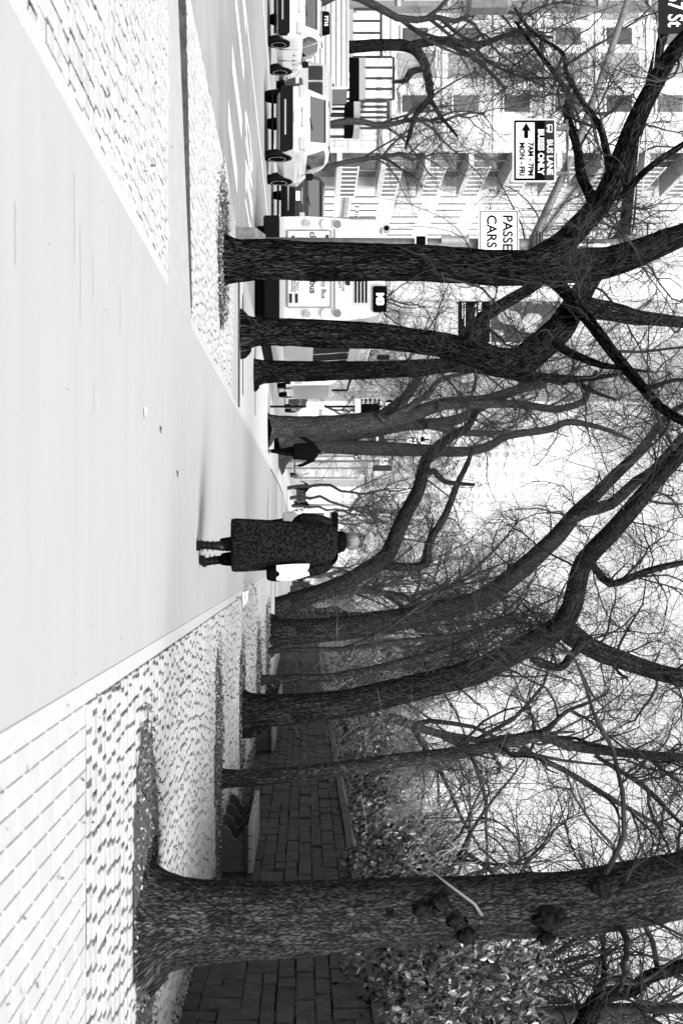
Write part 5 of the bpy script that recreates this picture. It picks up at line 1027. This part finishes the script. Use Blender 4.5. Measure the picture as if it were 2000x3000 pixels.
# ================================================================ PEOPLE
def skin(name, joints, edges, m, parent, sub=2, root=0):
    me = bpy.data.meshes.new(name); me.from_pydata([j[0] for j in joints], edges, []); o = link(name, me, m, parent)
    md = o.modifiers.new('skin', 'SKIN'); md.use_smooth_shade = True
    for i, j in enumerate(joints): r = j[1]; me.skin_vertices[0].data[i].radius = r if isinstance(r, tuple) else (r, r)
    me.skin_vertices[0].data[root].use_root = True
    s = o.modifiers.new('sub', 'SUBSURF'); s.levels = s.render_levels = sub; return o
def shell(name, rings, m, parent, fold=0.0, seed=1, n=36, top=True):
    """cloth as stacked rings: (cx, cy, z, rx, ry)"""
    rg = random.Random(seed); ph = [rg.uniform(0, 6.28) for _ in range(4)]; R = []
    zs = [r[2] for r in rings]
    for (cx, cy, z, rx, ry) in rings:
        low = (max(zs) - z) / (max(zs) - min(zs) + 1e-6); rr = []
        for j in range(n):
            a = 2 * math.pi * j / n; k = 1 + fold * low * (math.sin(5 * a + ph[0]) * .5 + math.sin(9 * a + ph[1] + z * 3) * .3 + math.sin(3 * a + ph[2]) * .4)
            ca, sa = math.cos(a), math.sin(a); e = .82
            rr.append((cx + rx * k * math.copysign(abs(ca) ** e, ca), cy + ry * k * math.copysign(abs(sa) ** e, sa), z))
        R.append(rr)
    o = MB().loft(R).build(name, m, parent, True); s = o.modifiers.new('sub', 'SUBSURF'); s.levels = s.render_levels = 1; return o
def hand(parent, x, y, z, s, m, dirn=(0, 0, -1)):
    J = [((x, y, z + .03), .026), ((x, y, z), (.022, .034)), ((x, y - .005, z - .06), (.016, .038))]; E = [(0, 1), (1, 2)]
    o = skin('hand', J, E, m, parent, 1)
    for k in range(4):
        yy = y - .034 + k * .021; L = (.058, .068, .072, .060)[k]; j = [((x, yy, z - .055), .009), ((x - s * .006, yy - .004, z - .055 - L * .5), .0085), ((x - s * .022, yy - .004, z - .055 - L), .007)]
        skin('finger', j, [(0, 1), (1, 2)], m, o, 1)
    skin('thumb', [((x, y + .03, z - .01), .011), ((x - s * .012, y + .052, z - .035), .010), ((x - s * .022, y + .058, z - .062), .008)], [(0, 1), (1, 2)], m, o, 1)
M_skin = mat('skin', .34, .6); M_blackc = mat('black_cloth', .002, .9, .005, scale=30, bump=.3, spec=0); M_hair = mat('hair_blonde', .04, .6, .17, scale=26, stretch=(1, 1, .3), bump=.6, bscale=90); M_hairk = mat('hair_black', .012, .6)
# leopard cloth: dark rosettes on mid grey
M_leo = bpy.data.materials.new('leopard_cloth'); M_leo.use_nodes = True; t = M_leo.node_tree; b = t.nodes['Principled BSDF']; b.inputs['Roughness'].default_value = .95; b.inputs['Specular IOR Level'].default_value = 0
tc = t.nodes.new('ShaderNodeTexCoord'); nz = t.nodes.new('ShaderNodeTexNoise'); nz.inputs['Scale'].default_value = 14; t.links.new(tc.outputs['Object'], nz.inputs[0])
ma = t.nodes.new('ShaderNodeVectorMath'); ma.operation = 'MULTIPLY_ADD'; ma.inputs[1].default_value = (.05, .05, .05); t.links.new(nz.outputs['Color'], ma.inputs[0]); t.links.new(tc.outputs['Object'], ma.inputs[2])
vo = t.nodes.new('ShaderNodeTexVoronoi'); vo.inputs['Scale'].default_value = 46; t.links.new(ma.outputs[0], vo.inputs['Vector'])
cr = t.nodes.new('ShaderNodeValToRGB'); e = cr.color_ramp.elements; e[0].position = .16; e[0].color = (.014, .014, .014, 1); e[1].position = .24; e[1].color = (.002, .002, .002, 1)
e2 = cr.color_ramp.elements.new(.46); e2.color = (.002, .002, .002, 1); e3 = cr.color_ramp.elements.new(.58); e3.color = (.013, .013, .013, 1); t.links.new(vo.outputs['Distance'], cr.inputs[0]); t.links.new(cr.outputs[0], b.inputs['Base Color'])

# --- the woman in the foreground, seen from behind
W0 = 14.4; wo = empty('person', (0, W0, 0), 0, 'person in long leopard print coat and black boots, hair in a loose bun', 'person')
J = [((-.08, 0, .92), .13), ((-.09, -.01, 1.10), .12), ((-.09, -.01, 1.30), .13), ((-.10, .01, 1.42), .06), ((-.11, .02, 1.50), .052), ((-.12, .03, 1.60), .088),
     ((-.15, .0, .84), .09), ((-.085, -.03, .48), .066), ((-.072, -.12, .13), .042), ((-.075, -.05, .05), .036),
     ((.02, .0, .84), .09), ((.06, .12, .48), .062), ((.07, .20, .13), .040), ((.095, .28, .06), .036),
     ((-.26, 0, 1.36), .06), ((-.32, .02, 1.10), .05), ((-.30, .16, .98), .04), ((.09, 0, 1.36), .06), ((.17, .0, 1.12), .05), ((.19, .03, .92), .04)]
E = [(0, 1), (1, 2), (2, 3), (3, 4), (4, 5), (0, 6), (6, 7), (7, 8), (8, 9), (0, 10), (10, 11), (11, 12), (12, 13), (2, 14), (14, 15), (15, 16), (2, 17), (17, 18), (18, 19)]
skin('body', J, E, M_blackc, wo)
cxx = -.095
for (x, y) in ((-.085, -.06), (.065, .12)): shell('skirt_panel', [(x, y, .225, .058, .075), (x, y, .235, .062, .08), (x - .01, y * .7, .42, .09, .11)], M_blackc, wo, .05, 21)
coat = shell('coat', [(cxx + .0, .02, .335, .262, .19), (cxx + .0, .02, .35, .268, .195), (cxx + .005, .01, .55, .262, .185), (cxx, 0, .80, .248, .18), (cxx, 0, .98, .232, .165), (cxx, 0, 1.15, .222, .155), (cxx, 0, 1.28, .222, .15), (cxx - .005, 0, 1.36, .200, .135), (cxx - .01, .005, 1.41, .135, .105), (cxx - .015, .01, 1.44, .085, .08)], M_leo, wo, .15, 3)
sk = skin('sleeve', [((-.27, 0, 1.37), .075), ((-.325, -.01, 1.22), .075), ((-.345, .0, 1.06), .072), ((-.30, .14, .99), .058), ((-.25, .22, 1.02), .05)], [(0, 1), (1, 2), (2, 3), (3, 4)], M_leo, wo, 2)
sk = skin('sleeve', [((.08, 0, 1.36), .078), ((.155, -.01, 1.25), .070), ((.19, .02, 1.10), .062), ((.185, .06, .96), .055)], [(0, 1), (1, 2), (2, 3)], M_leo, wo, 2)
shell('scarf', [(-.105, .0, 1.40, .10, .09), (-.105, .0, 1.43, .115, .105), (-.115, .005, 1.47, .108, .10), (-.12, .01, 1.505, .085, .085)], M_blackc, wo, .05, 5)
shell('collar', [(-.10, .03, 1.42, .12, .09), (-.10, .03, 1.455, .128, .10), (-.10, .03, 1.47, .11, .09)], mat('collar_white', .6, .8), wo, .03, 6)
hd = MB().ell((-.125, .03, 1.565), (.094, .108, .112), 24, 16).build('hair', M_hair, wo, True)
MB().ell((-.105, -.01, 1.672), (.066, .062, .050), 18, 12).build('bun', M_hair, hd, True)
for k in range(34):
    a = 2.4 * k; rr = .045 + .02 * (k % 3); p = (-.105 + rr * math.cos(a), -.02 + .6 * rr * math.sin(a), 1.672 + .022 * math.sin(k * 1.7)); MB().tube([p, (p[0] + .035 * math.cos(a + 1.3), p[1] + .03 * math.sin(a + 1.3), p[2] + .012), (p[0] + .045 * math.cos(a + 2.2), p[1] + .04 * math.sin(a + 2), p[2] - .012)], [.011, .010, .004], 6).build('hair_strand', M_hair, hd, True)
for k in range(14):
    a = math.pi + (k - 7) * .20; x0, y0_ = -.125 + .080 * math.sin(a + math.pi), .03 - .10 * abs(math.cos(a)); MB().tube([(x0, y0_, 1.50), (x0 * .9 - .0125, y0_ - .012, 1.57), (-.11 + (x0 + .125) * .4, y0_ * .5, 1.645)], [.006, .012, .008], 6).build('hair_strand', M_hair, hd, True)
for s in (-1, 1): MB().ell((-.125 + s * .076, .045, 1.56), (.014, .024, .032), 10, 8).build('ear', M_skin, wo, True)
MB().ell((-.125, .128, 1.555), (.018, .022, .03), 10, 8).build('nose', M_skin, wo, True)
for (x, y, lean, z0) in ((-.072, -.12, -.008, 0), (.072, .20, .016, .012)):
    shell('boot', [(x + lean, y - .02, z0 + .0, .043, .06), (x + lean, y - .02, z0 + .04, .044, .058), (x + lean, y - .02, z0 + .09, .040, .050), (x, y - .015, z0 + .16, .040, .046), (x, y - .0, z0 + .24, .048, .054), (x - lean, y + .02, z0 + .29, .056, .06)], mat('boot_leather', .003, .35, spec=.12), wo, .06, 9)
    MB().ell((x + lean * 2, y + .07, z0 + .035), (.045, .10, .038), 16, 8).build('boot_toe', mat('boot_leather', .003, .35, spec=.12), wo, True); MB().cbox(x - .05, x + .05, y - .085, y + .165, z0, z0 + .024, .006).build('boot_sole', M_black, wo); MB().cbox(x - .040, x + .040, y - .09, y - .02, z0, z0 + .05, .006).build('boot_heel', M_black, wo)
    for k in range(3): MB().tube([(x + .05 * math.cos(a), y - .018 + .058 * math.sin(a), .06 + .05 * k) for a in np.linspace(math.pi, 2 * math.pi, 8)], .006, 5).build('boot_strap', M_black, wo)
hand(wo, .20, .08, .93, -1, M_skin)
bag = empty('hand_bag', (.20, W0 - .02, 0), 0, 'black bag with large white folded paper at the right side of the leopard coat', 'bag')
shell('bag_body', [(-.0, -.0, .695, .055, .11), (.0, 0, .70, .075, .14), (.005, 0, .77, .088, .155), (.005, 0, .84, .083, .15), (.005, 0, .85, .07, .13)], M_blackc, bag, .02, 12)
pf = MB(); pf.loft([[(-.075, -.15, .80), (.075, -.14, .80), (.085, .10, .80), (-.06, .10, .80)], [(-.088, -.16, .95), (.072, -.15, .95), (.07, .08, .95), (-.07, .08, .95)], [(-.09, -.15, 1.05), (.045, -.15, 1.06), (.045, .04, 1.05), (-.08, .04, 1.05)], [(-.09, -.14, 1.13), (-.045, -.14, 1.12), (-.045, -.04, 1.12), (-.085, -.04, 1.13)]]); pf.build('folded_paper', M_signw, bag)
MB().loft([[(-.06, -.17, .92), (.07, -.165, .93), (.075, -.10, .93), (-.05, -.10, .92)], [(-.01, -.17, 1.12), (.02, -.17, 1.13), (.025, -.12, 1.13), (-.0, -.12, 1.12)]]).build('folded_paper', M_signw, bag)
MB().tube([(-.03, 0, .84), (-.04, 0, 1.0), (-.03, .03, 1.10)], .010, 6).build('strap', M_black, bag)

# --- man in black striding away, head bowed
def walker(x, y, label, s=1.0, m=M_blackc, trousers=M_blackc, arms=((-.44, 1.0), (.42, .98)), head=True, coatr=.26, hem=.72):
    o = empty('person', (x, y, 0), 0, label, 'person')
    J = [((0, 0, .88 * s), .13), ((0, .03, 1.12 * s), .15), ((0, .06, 1.32 * s), .15), ((0, .10, 1.42 * s), .07), ((0, .19, 1.49 * s), .085), ((-.08, 0, .82 * s), .095), ((-.06, .10, .46 * s), .066), ((-.03, -.03, .12 * s), .042), ((-.03, .07, .05 * s), .036), ((.08, 0, .82 * s), .095), ((.06, -.04, .47 * s), .066), ((.03, -.26, .19 * s), .042), ((.03, -.24, .09 * s), .034)]
    E = [(0, 1), (1, 2), (2, 3), (3, 4), (0, 5), (5, 6), (6, 7), (7, 8), (0, 9), (9, 10), (10, 11), (11, 12)]
    skin('body', J, E, trousers, o)
    shell('coat', [(0, 0, hem * s, coatr * .88, .17), (0, 0, (hem + .02) * s, coatr * .90, .175), (0, .01, .92 * s, coatr * .92, .17), (0, .03, 1.12 * s, coatr, .17), (0, .05, 1.28 * s, coatr * .98, .16), (0, .07, 1.38 * s, coatr * .72, .14), (0, .09, 1.44 * s, coatr * .36, .10)], m, o, .06, 4)
    for (ax, az), q in zip(arms, (-1, 1)):
        skin('sleeve', [((q * coatr * .75, .05, 1.34 * s), .075), ((q * (coatr + .05), .0, 1.14 * s), .062), ((ax * .94, .0, az * s), .052), ((ax, .04, (az - .13) * s), .047)], [(0, 1), (1, 2), (2, 3)], m, o)
        hand(o, ax, .05, (az - .15) * s, q, M_skin if q > 2 else mat('glove', .004, .8, spec=.1))
    if head: MB().ell((0, .21, 1.50 * s), (.078, .095, .10), 16, 10).build('hair', M_hairk, o, True)
    return o
mn = walker((1323 - VY) * 42 / F, 42, 'person in a black coat and trousers striding away, arms swinging, head bowed', 1.04)
for (x, y, z) in ((-.03, .04, .03), (.03, -.25, .06)): MB().ell((x, y, z), (.045, .12, .045), 12, 8).build('shoe', mat('shoe_pale', .10, .6), mn, True)
m3 = walker((1530 - VY) * 41 / F, 41, 'person in a light jacket and dark trousers half hidden by the woman in leopard print', 1.0, mat('jacket_light', .18, .9, .62, scale=9, lo=.42, hi=.58), M_blackc, ((-.34, 1.0), (.34, 1.0)), coatr=.22, hem=.86)
hb = empty('tote_bag', ((1524 - VY) * 41 / F, 40.7, 0), 0, 'grey tote bag carried by the half hidden person', 'bag'); MB().cbox(-.22, .18, 0, .14, .46, .86, .03).build('bag_body', mat('tote_grey', .16, .8), hb); MB().tube([(-.15, .07, .86), (-.12, .07, 1.05), (.08, .07, 1.05), (.1, .07, .86)], .012, 6).build('strap', M_black, hb)
for i, (py, d, lb) in enumerate(((1428, 105, 'tiny distant pedestrian in dark clothes left of the vendor cart'), (1478, 128, 'tiny distant pedestrian beside the receding kerb trees'))): walker((py - VY) * d / F, d, lb, 1.0)
